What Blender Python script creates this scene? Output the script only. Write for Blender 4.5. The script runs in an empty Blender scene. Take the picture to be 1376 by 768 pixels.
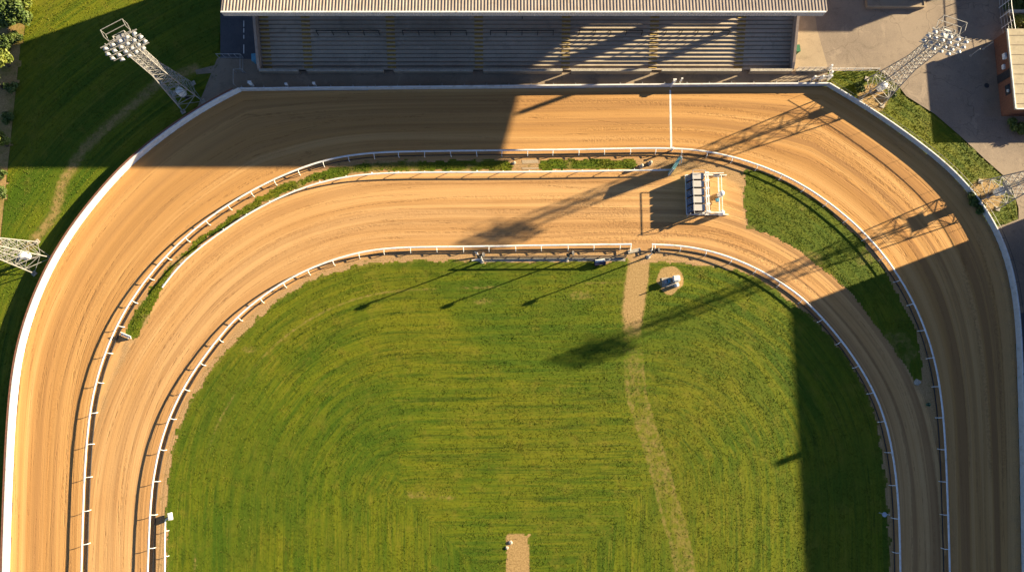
import bpy, bmesh, math, random
import numpy as np
from mathutils import Vector, Matrix
from mathutils.geometry import tessellate_polygon
random.seed(7); rng = np.random.default_rng(11)
scene = bpy.context.scene; COL = scene.collection
R = math.radians

# ------------------------------------------------------------ camera model (drone, 24 mm, 76 m up, tilted 7.8 deg)
F = 917.0; TILT = math.atan(126/917); CAMH = 76.0
def P(u, v, z=0.0):
    x = (u-688)/F; y = -(v-384)/F
    yy = y*math.cos(TILT)+math.sin(TILT); zz = y*math.sin(TILT)-math.cos(TILT)
    k = (CAMH-z)/(-zz)
    return Vector((x*k, yy*k, z))
def PL(pts, z=0.0): return [P(u, v, z) for u, v in pts]
SUN_AZ = R(20.8); SUN_EL = R(16.0)
SD = Vector((math.cos(SUN_AZ), math.sin(SUN_AZ)))          # towards the sun in plan
def upsun(p, h): 
    L = h/math.tan(SUN_EL); return Vector((p.x+SD.x*L, p.y+SD.y*L, 0))

# ------------------------------------------------------------ object helpers
def tag(o, label=None, cat=None, group=None, kind=None):
    if label: o['label'] = label
    if cat: o['category'] = cat
    if group: o['group'] = group
    if kind: o['kind'] = kind
    return o
def thing(name, label, cat, loc=(0,0,0), rz=0.0, group=None):
    o = bpy.data.objects.new(name, None); o.empty_display_size = .3; COL.objects.link(o)
    o.location = loc; o.rotation_euler = (0,0,rz)
    return tag(o, label, cat, group)
class MB:
    """collects simple shapes, builds ONE mesh"""
    def __init__(s): s.v = []; s.f = []; s.m = []; s.mi = 0
    def mat(s, i): s.mi = i; return s
    def add(s, vs, fs):
        b = len(s.v); s.v += [tuple(p) for p in vs]
        for f in fs: s.f.append([b+i for i in f]); s.m.append(s.mi)
        return s
    def box(s, x0, x1, y0, y1, z0, z1, M=None):
        vs = [Vector(c) for c in ((x0,y0,z0),(x1,y0,z0),(x1,y1,z0),(x0,y1,z0),(x0,y0,z1),(x1,y0,z1),(x1,y1,z1),(x0,y1,z1))]
        if M: vs = [M@v for v in vs]
        return s.add(vs, [(0,3,2,1),(4,5,6,7),(0,1,5,4),(1,2,6,5),(2,3,7,6),(3,0,4,7)])
    def bar(s, a, b, w, h=None, up=(0,0,1)):
        a = Vector(a); b = Vector(b); h = h or w; d = (b-a).normalized(); up = Vector(up)
        if abs(d.dot(up)) > .98: up = Vector((1,0,0))
        x = d.cross(up).normalized()*w/2; y = x.cross(d).normalized()*h/2
        vs = [a-x-y, a+x-y, a+x+y, a-x+y, b-x-y, b+x-y, b+x+y, b-x+y]
        return s.add(vs, [(0,1,2,3),(7,6,5,4),(0,4,5,1),(1,5,6,2),(2,6,7,3),(3,7,4,0)])
    def tube(s, pts, r, n=6, close_=False):
        pts = [Vector(p) for p in pts]; rs = r if isinstance(r, (list,tuple)) else [r]*len(pts)
        b = len(s.v); N = len(pts)
        for i, p in enumerate(pts):
            d = (pts[min(i+1,N-1)]-pts[max(i-1,0)]).normalized()
            up = Vector((0,0,1)) if abs(d.z) < .95 else Vector((1,0,0))
            x = d.cross(up).normalized(); y = x.cross(d).normalized()
            for k in range(n):
                a = 2*math.pi*k/n; s.v.append(tuple(p+(x*math.cos(a)+y*math.sin(a))*rs[i]))
        for i in range(N-1):
            for k in range(n):
                s.f.append([b+i*n+k, b+i*n+(k+1)%n, b+(i+1)*n+(k+1)%n, b+(i+1)*n+k]); s.m.append(s.mi)
        s.f.append([b+k for k in range(n)][::-1]); s.m.append(s.mi)
        s.f.append([b+(N-1)*n+k for k in range(n)]); s.m.append(s.mi)
        return s
    def lathe(s, prof, c=(0,0,0), n=16, M=None):
        """prof list of (r,z)"""
        b = len(s.v); c = Vector(c)
        for r_, z in prof:
            for k in range(n):
                a = 2*math.pi*k/n; p = Vector((r_*math.cos(a), r_*math.sin(a), z))
                if M: p = M@p
                s.v.append(tuple(p+c))
        m = len(prof)
        for i in range(m-1):
            for k in range(n):
                s.f.append([b+i*n+k, b+i*n+(k+1)%n, b+(i+1)*n+(k+1)%n, b+(i+1)*n+k]); s.m.append(s.mi)
        s.f.append([b+k for k in range(n)][::-1]); s.m.append(s.mi)
        s.f.append([b+(m-1)*n+k for k in range(n)]); s.m.append(s.mi)
        return s
    def sweep(s, path, prof):
        """prof: closed list of (offset to the left of the path, z) swept along plan path"""
        path = [Vector(p) for p in path]; N = len(path); b = len(s.v); n = len(prof)
        for i, p in enumerate(path):
            d = path[min(i+1,N-1)]-path[max(i-1,0)]; d.z = 0; d.normalize(); l = Vector((-d.y, d.x, 0))
            if 0 < i < N-1:
                d1 = (path[i]-path[i-1]); d1.z=0; d1.normalize(); l1 = Vector((-d1.y,d1.x,0)); k = 1/max(.5, l.dot(l1))
            else: k = 1
            for o, z in prof: s.v.append((p.x+l.x*o*k, p.y+l.y*o*k, p.z+z))
        for i in range(N-1):
            for k in range(n):
                s.f.append([b+i*n+k, b+i*n+(k+1)%n, b+(i+1)*n+(k+1)%n, b+(i+1)*n+k]); s.m.append(s.mi)
        s.f.append([b+k for k in range(n)][::-1]); s.m.append(s.mi)
        s.f.append([b+(N-1)*n+k for k in range(n)]); s.m.append(s.mi)
        return s
    def mesh(s, name, mats, smooth=False, bevel=0):
        me = bpy.data.meshes.new(name); me.from_pydata(s.v, [], s.f)
        mats = mats if isinstance(mats, (list,tuple)) else [mats]
        for m in mats: me.materials.append(m)
        if len(mats) > 1: me.polygons.foreach_set('material_index', s.m)
        bm = bmesh.new(); bm.from_mesh(me); bmesh.ops.recalc_face_normals(bm, faces=bm.faces)
        if bevel: bmesh.ops.bevel(bm, geom=[e for e in bm.edges if e.calc_face_angle(0) > .6], offset=bevel, segments=2, affect='EDGES', clamp_overlap=True)
        bm.to_mesh(me); bm.free()
        if smooth:
            me.polygons.foreach_set('use_smooth', [True]*len(me.polygons))
            try: me.set_sharp_from_angle(angle=R(40))
            except Exception: pass
        return me
    def build(s, name, mats, parent=None, smooth=False, bevel=0, loc=None, rz=0):
        o = bpy.data.objects.new(name, s.mesh(name, mats, smooth, bevel)); COL.objects.link(o)
        if parent: o.parent = parent
        if loc is not None: o.location = loc; o.rotation_euler = (0,0,rz)
        return o
def inst(name, me, parent=None, loc=(0,0,0), rz=0, rot=None):
    o = bpy.data.objects.new(name, me); COL.objects.link(o)
    if parent: o.parent = parent
    o.location = loc; o.rotation_euler = rot or (0,0,rz); return o
def copy_tree(o, parent=None):
    c = o.copy(); COL.objects.link(c); c.parent = parent
    for ch in list(o.children): copy_tree(ch, c)
    return c

# ------------------------------------------------------------ curves
def smooth_curve(pts, step=.6, corners=()):
    """Catmull-Rom through plan points, resampled"""
    pts = [Vector(p) for p in pts]; out = []
    for i in range(len(pts)-1):
        p1, p2 = pts[i], pts[i+1]
        p0 = pts[i-1] if i > 0 and i not in corners else p1-(p2-p1)
        p3 = pts[i+2] if i+2 < len(pts) and (i+1) not in corners else p2+(p2-p1)
        n = max(2, int((p2-p1).length/step))
        for k in range(n):
            t = k/n
            out.append(.5*((2*p1)+(p2-p0)*t+(2*p0-5*p1+4*p2-p3)*t*t+(3*p1-p0-3*p2+p3)*t**3))
    out.append(pts[-1]); return out
def relax(c, it, keep=()):
    c = [Vector(p) for p in c]
    for _ in range(it):
        c = [c[0]]+[(c[i] if i in keep else (c[i-1]+2*c[i]+c[i+1])/4) for i in range(1, len(c)-1)]+[c[-1]]
    return c
RZ = .55
wall_px = [(12,840),(13,768),(14.6,709),(17,640),(20.5,570),(26,505),(35,457),(50,410),(72,360),(102,310),(150,250),(187,213),(233,177),(283,144),(325,122.5),
           (455,121),(624,119.5),(900,117),(1110,115.5),(1146,137),(1183,160),(1222,188),(1254,212),(1281,236),(1303,260),(1322,286),(1338,315),(1349,345),(1358,380),(1363,420),(1366,465),(1367.5,520),(1370,605),(1373,768),(1374,840)]
def seg_curve(pts, corner_ids):
    out = []; a = 0
    for b in list(corner_ids)+[len(pts)-1]:
        c = relax(smooth_curve(pts[a:b+1]), 25 if (b-a) > 5 else 0)
        out += c if not out else c[1:]; a = b
    return out
WALL = seg_curve(PL(wall_px), [14, 18])
railA_px = [(107,840),(109,768),(111.6,674),(113.4,639.6),(116,590),(122,538),(131.7,499),(143,467),(160,427),(187,386),(213,353),(247,319),(287,287),(333,258),(375,237),(420,219),(454,210),(505,204.5),(572,203),(657,202),(764,201),(846,199.4),(901,199),(938,200.4),(970,206),(1007.5,217),(1039,228),(1079,247.5),(1118,274.5),(1157,307),(1184.5,337),(1208,370),(1227.5,403.6),(1243,438.8),(1255,474),(1262,508),(1267,545),(1270,587),(1273,657),(1274.8,709),(1276.5,768),(1278,840)]
RAILA = relax(smooth_curve(PL(railA_px, RZ)), 30)
railB_px = [(218,386),(243,353),(277,326),(310,302.5),(344,281),(380,263),(420,247.5),(471,236.5),(515,232.8),(572,231.5),(657,231.3),(764,230.3),(825,229.3),(905,228)]
RAILB = relax(smooth_curve(PL(railB_px, RZ)), 12)
railC1_px = [(196,840),(198,768),(199.6,727),(202,674.5),(206,639.6),(214,600),(226,562),(241,530),(258,501),(282,468),(313,430),(346,402),(381.6,378),(415,361),(449,348),(483,338.5),(517,333.5),(568,331.8),(620,331.3),(700,330),(764,329),(849,328)]
RAILC1 = relax(smooth_curve(PL(railC1_px, RZ)), 14)
railC2_px = [(876,328.2),(908,329.2),(943,334),(982.5,345.6),(1014,359),(1039,372.5),(1079,400),(1110,432),(1137.7,466),(1160,499),(1179.6,536),(1193.5,577),(1202,622),(1206.8,667.5),(1209,716),(1210,768),(1211,840)]
RAILC2 = relax(smooth_curve(PL(railC2_px, RZ)), 14)
RAILC = RAILC1+RAILC2
def flat(c): return [Vector((p.x, p.y, 0)) for p in c]

# numpy distance to polyline -> (distance, arclength)
def dist_poly(px, py, line):
    L = np.array([(p.x, p.y) for p in line]); A = L[:-1]; B = L[1:]; D = B-A; ll = np.maximum((D**2).sum(1), 1e-9)
    cum = np.concatenate([[0], np.cumsum(np.sqrt(ll))])[:-1]
    best = np.full(px.shape, 1e9); s = np.zeros(px.shape)
    for i in range(len(A)):
        t = np.clip(((px-A[i,0])*D[i,0]+(py-A[i,1])*D[i,1])/ll[i], 0, 1)
        d = np.hypot(px-(A[i,0]+t*D[i,0]), py-(A[i,1]+t*D[i,1]))
        m = d < best; best = np.where(m, d, best); s = np.where(m, cum[i]+t*math.sqrt(ll[i]), s)
    return best, s
def inside(px, py, poly):
    r = np.zeros(px.shape, bool); n = len(poly)
    for i in range(n):
        a = poly[i]; b = poly[(i+1)%n]
        if a.y == b.y: continue
        c = ((a.y > py) != (b.y > py)) & (px < (b.x-a.x)*(py-a.y)/(b.y-a.y)+a.x)
        r ^= c
    return r
# cheap value noise
_tab = rng.random((256, 256))
def vnoise(x, y):
    xi = np.floor(x).astype(int); yi = np.floor(y).astype(int); fx = x-xi; fy = y-yi
    fx = fx*fx*(3-2*fx); fy = fy*fy*(3-2*fy)
    g = lambda i, j: _tab[i & 255, j & 255]
    return (g(xi,yi)*(1-fx)+g(xi+1,yi)*fx)*(1-fy)+(g(xi,yi+1)*(1-fx)+g(xi+1,yi+1)*fx)*fy
def fbm(x, y, o=3):
    r = 0; a = .5
    for k in range(o): r = r+a*vnoise(x*2**k+17*k, y*2**k+31*k); a *= .5
    return r/(1-.5**o)
def sstep(a, b, x):
    t = np.clip((x-a)/(b-a), 0, 1); return t*t*(3-2*t)

# ------------------------------------------------------------ materials
def mat(name):
    m = bpy.data.materials.new(name); m.use_nodes = True; nt = m.node_tree; return m, nt, nt.nodes['Principled BSDF']
def nd(nt, t, **kw):
    n = nt.nodes.new(t)
    for k, v in kw.items():
        if k in ('operation','blend_type','data_type','attribute_name','musgrave_type','feature','noise_dimensions','interpolation_type','bands_direction','wave_type','vector_type'): setattr(n, k, v)
    return n
def mth(nt, op, a, b=None, c=None, clamp=False):
    n = nt.nodes.new('ShaderNodeMath'); n.operation = op; n.use_clamp = clamp
    for i, x in enumerate((a, b, c)):
        if x is None: continue
        if isinstance(x, (int,float)): n.inputs[i].default_value = x
        else: nt.links.new(x, n.inputs[i])
    return n.outputs[0]
def mixc(nt, f, a, b, mode='MIX'):
    n = nt.nodes.new('ShaderNodeMix'); n.data_type = 'RGBA'; n.blend_type = mode
    for i, x in ((0, f), (6, a), (7, b)):
        if isinstance(x, (int,float)): n.inputs[i].default_value = x
        elif isinstance(x, tuple): n.inputs[i].default_value = (*x, 1)
        else: nt.links.new(x, n.inputs[i])
    return n.outputs[2]
def ramp(nt, x, a, b, lo=0.0, hi=1.0):
    n = nt.nodes.new('ShaderNodeMapRange'); n.interpolation_type = 'SMOOTHSTEP'
    nt.links.new(x, n.inputs[0]); n.inputs[1].default_value = a; n.inputs[2].default_value = b; n.inputs[3].default_value = lo; n.inputs[4].default_value = hi
    return n.outputs[0]
def noise(nt, vec, scale, detail=4, rough=.55, dist=0, sc=None):
    if sc is not None:
        mp = nt.nodes.new('ShaderNodeMapping'); mp.inputs['Scale'].default_value = sc; nt.links.new(vec, mp.inputs[0]); vec = mp.outputs[0]
    n = nt.nodes.new('ShaderNodeTexNoise'); n.inputs['Scale'].default_value = scale; n.inputs['Detail'].default_value = detail
    n.inputs['Roughness'].default_value = rough; n.inputs['Distortion'].default_value = dist; nt.links.new(vec, n.inputs['Vector'])
    return n.outputs['Fac']
def bump(nt, h, strength, dist, bsdf, normal=None):
    n = nt.nodes.new('ShaderNodeBump'); n.inputs['Strength'].default_value = strength; n.inputs['Distance'].default_value = dist
    nt.links.new(h, n.inputs['Height'])
    if normal is not None: nt.links.new(normal, n.inputs['Normal'])
    nt.links.new(n.outputs[0], bsdf.inputs['Normal']); return n.outputs[0]
def objco(nt): return nt.nodes.new('ShaderNodeTexCoord').outputs['Object']
def geopos(nt): return nt.nodes.new('ShaderNodeNewGeometry').outputs['Position']
def simple(name, col, rough=.6, metal=0, var=.25, scale=3.0, dirt=None, bmp=0.0, spec=.3):
    m, nt, b = mat(name); co = geopos(nt)
    n1 = noise(nt, co, scale, 5, .6); n2 = noise(nt, co, scale*7, 3, .6)
    f = mth(nt, 'ADD', mth(nt, 'MULTIPLY', n1, .7), mth(nt, 'MULTIPLY', n2, .3))
    c = mixc(nt, ramp(nt, f, .3, .7), tuple(x*(1-var) for x in col), tuple(min(1, x*(1+var*.6)) for x in col))
    if dirt: c = mixc(nt, ramp(nt, noise(nt, co, scale*1.7, 6, .65), .5, .72, 0, .75), c, dirt)
    nt.links.new(c, b.inputs['Base Color']); b.inputs['Roughness'].default_value = rough; b.inputs['Metallic'].default_value = metal
    b.inputs['Specular IOR Level'].default_value = spec
    if bmp: bump(nt, n2, .8, bmp, b)
    return m

SANDC = (.52,.285,.098)
def sand_mat():
    m, nt, b = mat('track sand'); b.inputs['Roughness'].default_value = .95; b.inputs['Specular IOR Level'].default_value = .1
    at = nd(nt, 'ShaderNodeAttribute', attribute_name='tr'); v = at.outputs['Vector']
    tyre = nd(nt, 'ShaderNodeAttribute', attribute_name='tyre').outputs['Fac']
    at2 = nd(nt, 'ShaderNodeAttribute', attribute_name='verge'); verge = at2.outputs['Fac']
    sp = nt.nodes.new('ShaderNodeSeparateXYZ'); nt.links.new(v, sp.inputs[0]); zone = sp.outputs['Z']
    co = geopos(nt)
    wide = noise(nt, v, 1, 3, .5, 0, (.5, .012, 0)); mid = noise(nt, v, 1, 4, .6, .3, (1.5, .020, 3)); fine = noise(nt, v, 1, 3, .6, .4, (5.5, .06, 7))
    line = noise(nt, v, 1, 2, .5, .6, (1.7, .035, 13))
    thin = ramp(nt, mth(nt, 'ABSOLUTE', mth(nt, 'SUBTRACT', line, .5)), 0, .030, 1, 0)
    brk = ramp(nt, noise(nt, v, 1, 4, .75, 0, (3.0, 1.6, 0)), .40, .60)
    thin = mth(nt, 'MULTIPLY', thin, brk)
    patch = noise(nt, co, .09, 4, .6); grain = noise(nt, co, 9, 4, .7); clod = noise(nt, co, 2.6, 5, .75)
    base_o = mixc(nt, ramp(nt, wide, .3, .7), (.455,.243,.085), (.575,.327,.125))
    base_i = mixc(nt, ramp(nt, wide, .3, .7), (.52,.296,.120), (.61,.373,.170))
    c = mixc(nt, zone, base_o, base_i)
    c = mixc(nt, ramp(nt, mid, .48, .66, 0, .5), c, (.31,.165,.065))
    c = mixc(nt, ramp(nt, fine, .52, .72, 0, .28), c, (.36,.18,.062))
    c = mixc(nt, ramp(nt, mid, .40, .22, 0, .35), c, (.62,.37,.145))
    c = mixc(nt, mth(nt, 'MULTIPLY', thin, .45), c, (.17,.08,.032))
    c = mixc(nt, ramp(nt, patch, .45, .7, 0, .35), c, (.44,.23,.082))
    c = mixc(nt, ramp(nt, clod, .62, .78, 0, .22), c, (.28,.15,.06))
    spx = nt.nodes.new('ShaderNodeSeparateXYZ'); nt.links.new(co, spx.inputs[0]); xr = ramp(nt, spx.outputs['X'], -12, 30, .35, 1)
    band = noise(nt, v, 1, 2, .45, .4, (.95, .010, 21)); c = mixc(nt, mth(nt, 'MULTIPLY', xr, ramp(nt, band, .49, .58, 0, .6)), c, (.27,.145,.066)); c = mixc(nt, ramp(nt, band, .46, .36, 0, .35), c, (.70,.43,.19))
    tm = mth(nt, 'MULTIPLY', mth(nt, 'MULTIPLY', tyre, xr), ramp(nt, noise(nt, co, 3.5, 3, .7), .42, .60)); c = mixc(nt, mth(nt, 'MULTIPLY', tm, .42), c, (.18,.09,.038))
    # soil under the rails: greyer, crumblier
    vg = mixc(nt, ramp(nt, grain, .35, .65), (.29,.18,.085), (.48,.32,.165)); vg = mixc(nt, ramp(nt, noise(nt, co, 1.3, 4, .7), .55, .7, 0, .7), vg, (.13,.12,.03))
    vm = mth(nt, 'MULTIPLY', verge, ramp(nt, mth(nt, 'ADD', noise(nt, co, .9, 5, .65), mth(nt, 'MULTIPLY', verge, .5)), .55, .95))
    c = mixc(nt, vm, c, vg)
    c = mixc(nt, ramp(nt, grain, .3, .7, .16, 0), c, (.24,.12,.045))
    nt.links.new(c, b.inputs['Base Color'])
    h = mth(nt, 'ADD', mth(nt, 'MULTIPLY', mid, .55), mth(nt, 'ADD', mth(nt, 'MULTIPLY', fine, .20), mth(nt, 'MULTIPLY', grain, .14)))
    h = mth(nt, 'ADD', h, mth(nt, 'MULTIPLY', clod, .16)); h = mth(nt, 'ADD', h, mth(nt, 'MULTIPLY', mth(nt, 'MULTIPLY', band, xr), 1.3)); h = mth(nt, 'SUBTRACT', h, mth(nt, 'MULTIPLY', tm, .22)); h = mth(nt, 'SUBTRACT', h, mth(nt, 'MULTIPLY', thin, .25))
    bump(nt, h, .6, .11, b); return m
M_SAND = sand_mat()

def grass_mat(name, tuft=False):
    m, nt, b = mat(name); b.inputs['Roughness'].default_value = .75; b.inputs['Specular IOR Level'].default_value = .15
    at = nd(nt, 'ShaderNodeAttribute', attribute_name='tr'); v = at.outputs['Vector']       # (distance to rail, along, worn)
    sp = nt.nodes.new('ShaderNodeSeparateXYZ'); nt.links.new(v, sp.inputs[0]); worn = sp.outputs['Z']
    co = geopos(nt)
    ring = noise(nt, v, 1, 4, .6, .5, (1.35, .06, 0)); ring2 = noise(nt, v, 1, 3, .6, .3, (3.6, .12, 5))
    big = noise(nt, co, .075, 4, .6); med = noise(nt, co, .55, 4, .65); sm = noise(nt, co, 5, 3, .7)
    c = mixc(nt, ramp(nt, ring, .38, .62), (.058,.106,.0046), (.138,.163,.0062))
    c = mixc(nt, ramp(nt, big, .38, .66, 0, .62), c, (.165,.160,.009))
    c = mixc(nt, ramp(nt, ring2, .50, .66, 0, .65), c, (.055,.100,.005))
    c = mixc(nt, ramp(nt, med, .50, .74, 0, .45), c, (.215,.175,.022))
    c = mixc(nt, ramp(nt, med, .42, .25, 0, .5), c, (.065,.125,.006))
    ln = noise(nt, v, 1, 2, .5, .4, (1.15, .022, 31)); lm = mth(nt, 'MULTIPLY', ramp(nt, mth(nt, 'ABSOLUTE', mth(nt, 'SUBTRACT', ln, .5)), .004, .030, 1, 0), ramp(nt, noise(nt, v, 1, 3, .7, 0, (1.2, .25, 3)), .38, .58))
    ln2 = noise(nt, v, 1, 2, .5, .4, (1.5, .03, 57)); lm2 = mth(nt, 'MULTIPLY', ramp(nt, mth(nt, 'ABSOLUTE', mth(nt, 'SUBTRACT', ln2, .52)), .004, .026, 1, 0), ramp(nt, noise(nt, v, 1, 3, .7, 0, (1.2, .2, 9)), .44, .62))
    c = mixc(nt, mth(nt, 'MULTIPLY', lm, .62), c, (.030,.058,.004)); c = mixc(nt, mth(nt, 'MULTIPLY', lm2, .5), c, (.22,.20,.02))
    c = mixc(nt, ramp(nt, noise(nt, co, .05, 3, .6), .52, .40, 0, .45), c, (.050,.100,.006))
    c = mixc(nt, ramp(nt, sm, .3, .7, .16, 0), c, (.06,.10,.006))
    if tuft:
        oi = nd(nt, 'ShaderNodeAttribute', attribute_name='tint').outputs['Fac']
        c = mixc(nt, ramp(nt, oi, .0, .35, .12, 0), c, (.05,.10,.006)); c = mixc(nt, ramp(nt, oi, .72, 1, 0, .5), c, (.27,.26,.04))
        c = mixc(nt, mth(nt, 'MULTIPLY', worn, .6), c, (.20,.155,.05))
    else:
        dirt = mixc(nt, ramp(nt, noise(nt, co, 6, 4, .7), .35, .65), (.27,.175,.072), (.43,.285,.125)); dirt = mixc(nt, ramp(nt, worn, .45, .8, .72, 0), dirt, (.20,.165,.035))
        wf = ramp(nt, mth(nt, 'ADD', worn, mth(nt, 'MULTIPLY', mth(nt, 'SUBTRACT', noise(nt, co, 1.7, 5, .7), .5), .9)), .35, .75)
        c = mixc(nt, wf, c, dirt)
    nt.links.new(c, b.inputs['Base Color'])
    if not tuft:
        h = mth(nt, 'ADD', mth(nt, 'MULTIPLY', sm, .5), mth(nt, 'ADD', mth(nt, 'MULTIPLY', ring2, .35), mth(nt, 'MULTIPLY', noise(nt, v, 1, 3, .6, .3, (5.5, .5, 9)), .5)))
        bump(nt, h, .3, .03, b)
    return m
M_GRASS = grass_mat('grass'); M_TUFT = grass_mat('grass blades', True)

def asphalt_mat(name, a, bcol, crack=True):
    m, nt, b = mat(name); co = geopos(nt); b.inputs['Roughness'].default_value = .9; b.inputs['Specular IOR Level'].default_value = .2
    n1 = noise(nt, co, .12, 5, .6); n2 = noise(nt, co, 1.1, 5, .7); n3 = noise(nt, co, 14, 3, .7)
    c = mixc(nt, ramp(nt, n1, .35, .65), a, bcol); n4 = noise(nt, co, .35, 6, .7, 1.2)
    c = mixc(nt, ramp(nt, n4, .56, .66, 0, .45), c, tuple(x*.6 for x in a)); c = mixc(nt, ramp(nt, n4, .42, .34, 0, .4), c, tuple(x*1.35 for x in bcol))
    c = mixc(nt, ramp(nt, n2, .5, .75, 0, .5), c, tuple(x*.62 for x in a)); c = mixc(nt, ramp(nt, n3, .4, .7, 0, .35), c, tuple(min(1,x*1.45) for x in bcol))
    if crack:
        w = nd(nt, 'ShaderNodeTexVoronoi', feature='DISTANCE_TO_EDGE'); w.inputs['Scale'].default_value = .13
        mp = nt.nodes.new('ShaderNodeVectorMath'); mp.operation = 'ADD'; nz = nt.nodes.new('ShaderNodeTexNoise'); nz.inputs['Scale'].default_value = .5
        nt.links.new(co, nz.inputs['Vector']); nt.links.new(co, mp.inputs[0]); sc = nt.nodes.new('ShaderNodeVectorMath'); sc.operation = 'SCALE'; sc.inputs['Scale'].default_value = 2.2
        nt.links.new(nz.outputs['Color'], sc.inputs[0]); nt.links.new(sc.outputs[0], mp.inputs[1]); nt.links.new(mp.outputs[0], w.inputs['Vector'])
        c = mixc(nt, ramp(nt, w.outputs[0], .001, .006, .35, 0), c, (.05,.04,.03))
    nt.links.new(c, b.inputs['Base Color']); bump(nt, n3, .5, .03, b); return m
M_ASPH = asphalt_mat('yard asphalt', (.215,.172,.135), (.295,.235,.178))
M_ASPHD = asphalt_mat('dark asphalt', (.065,.068,.078), (.095,.095,.105))
M_CONC = asphalt_mat('pale concrete', (.30,.235,.16), (.40,.31,.21), False)
M_WALK = asphalt_mat('walkway concrete', (.21,.165,.12), (.29,.23,.17), False)
M_STEP = asphalt_mat('terrace concrete', (.40,.345,.275), (.54,.465,.37), False)
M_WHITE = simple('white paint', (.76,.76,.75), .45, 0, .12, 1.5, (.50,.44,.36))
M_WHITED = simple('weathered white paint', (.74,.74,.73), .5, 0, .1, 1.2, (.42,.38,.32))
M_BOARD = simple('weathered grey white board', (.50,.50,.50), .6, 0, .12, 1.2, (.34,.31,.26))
M_STEEL = simple('galvanised steel', (.42,.42,.42), .5, .35, .2, 4)
M_STEELW = simple('pale tower steel', (.33,.32,.305), .55, .1, .2, 4, (.2,.17,.14))
M_DARK = simple('dark steel', (.045,.045,.05), .5, .2, .3, 4)
M_BLACK = simple('black fittings', (.02,.02,.022), .5, 0, .3, 4)
M_LAMP = simple('lamp housing', (.40,.40,.41), .35, .1, .1, 4)
M_GLASSD = simple('lamp glass', (.36,.42,.50), .15, 0, .1, 4, None, 0, .6)
M_BRICK = simple('brown brick', (.19,.085,.052), .85, 0, .3, 5)
M_ROOFT = simple('tan flat roof', (.40,.34,.235), .85, 0, .15, 1.5, (.28,.23,.16))
M_CAPR = simple('red brown timber cap', (.22,.10,.065), .8, 0, .3, 3)
M_TEAL = simple('faded teal board', (.16,.36,.36), .6, 0, .15, 3)
M_ROOF = simple('corrugated roof sheet', (.36,.305,.26), .6, 0, .14, .7, (.27,.215,.165))
M_FASC = simple('fascia sheet', (.50,.50,.48), .6, 0, .12, 1.5, (.36,.34,.31))
M_YEL = simple('worn yellow paint', (.58,.40,.13), .8, 0, .3, 5, (.40,.30,.16))
M_STAIR = simple('stair concrete', (.46,.30,.10), .9, 0, .3, 4)
M_PINK = simple('rendered side wall', (.36,.28,.23), .85, 0, .2, 3)
M_BLUEM = simple('blue mesh gate', (.07,.13,.25), .5, 0, .2, 4)
M_TRAPR = simple('trap roof grey', (.50,.475,.45), .6, 0, .08, 3)
M_BARK = simple('bark', (.09,.065,.045), .9, 0, .3, 5, None, .03)
M_STONE = simple('pale stone', (.42,.38,.32), .9, 0, .3, 5, None, .03)
M_GREENP = simple('green plastic', (.03,.14,.07), .5, 0, .2, 4)
M_BIN = simple('light blue plastic', (.10,.30,.42), .5, 0, .2, 4)
M_GLAZE = simple('window glass', (.03,.04,.05), .1, 0, .2, 4, None, 0, .6)
M_PURPLE = simple('dark navy shell', (.03,.03,.07), .4, 0, .2, 4)
def leaf_mat(name, a, bcol):
    m, nt, b = mat(name); co = geopos(nt); b.inputs['Roughness'].default_value = .6
    n = noise(nt, co, 1.1, 3, .6); n2 = noise(nt, co, 7, 2, .6)
    c = mixc(nt, ramp(nt, n, .35, .65), a, bcol); c = mixc(nt, ramp(nt, n2, .5, .7, 0, .5), c, tuple(x*1.5 for x in bcol))
    nt.links.new(c, b.inputs['Base Color']); return m
M_LEAF = leaf_mat('tree leaves', (.045,.085,.012), (.085,.12,.018)); M_LEAFY = leaf_mat('yellow green leaves', (.10,.14,.015), (.16,.18,.02))

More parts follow.
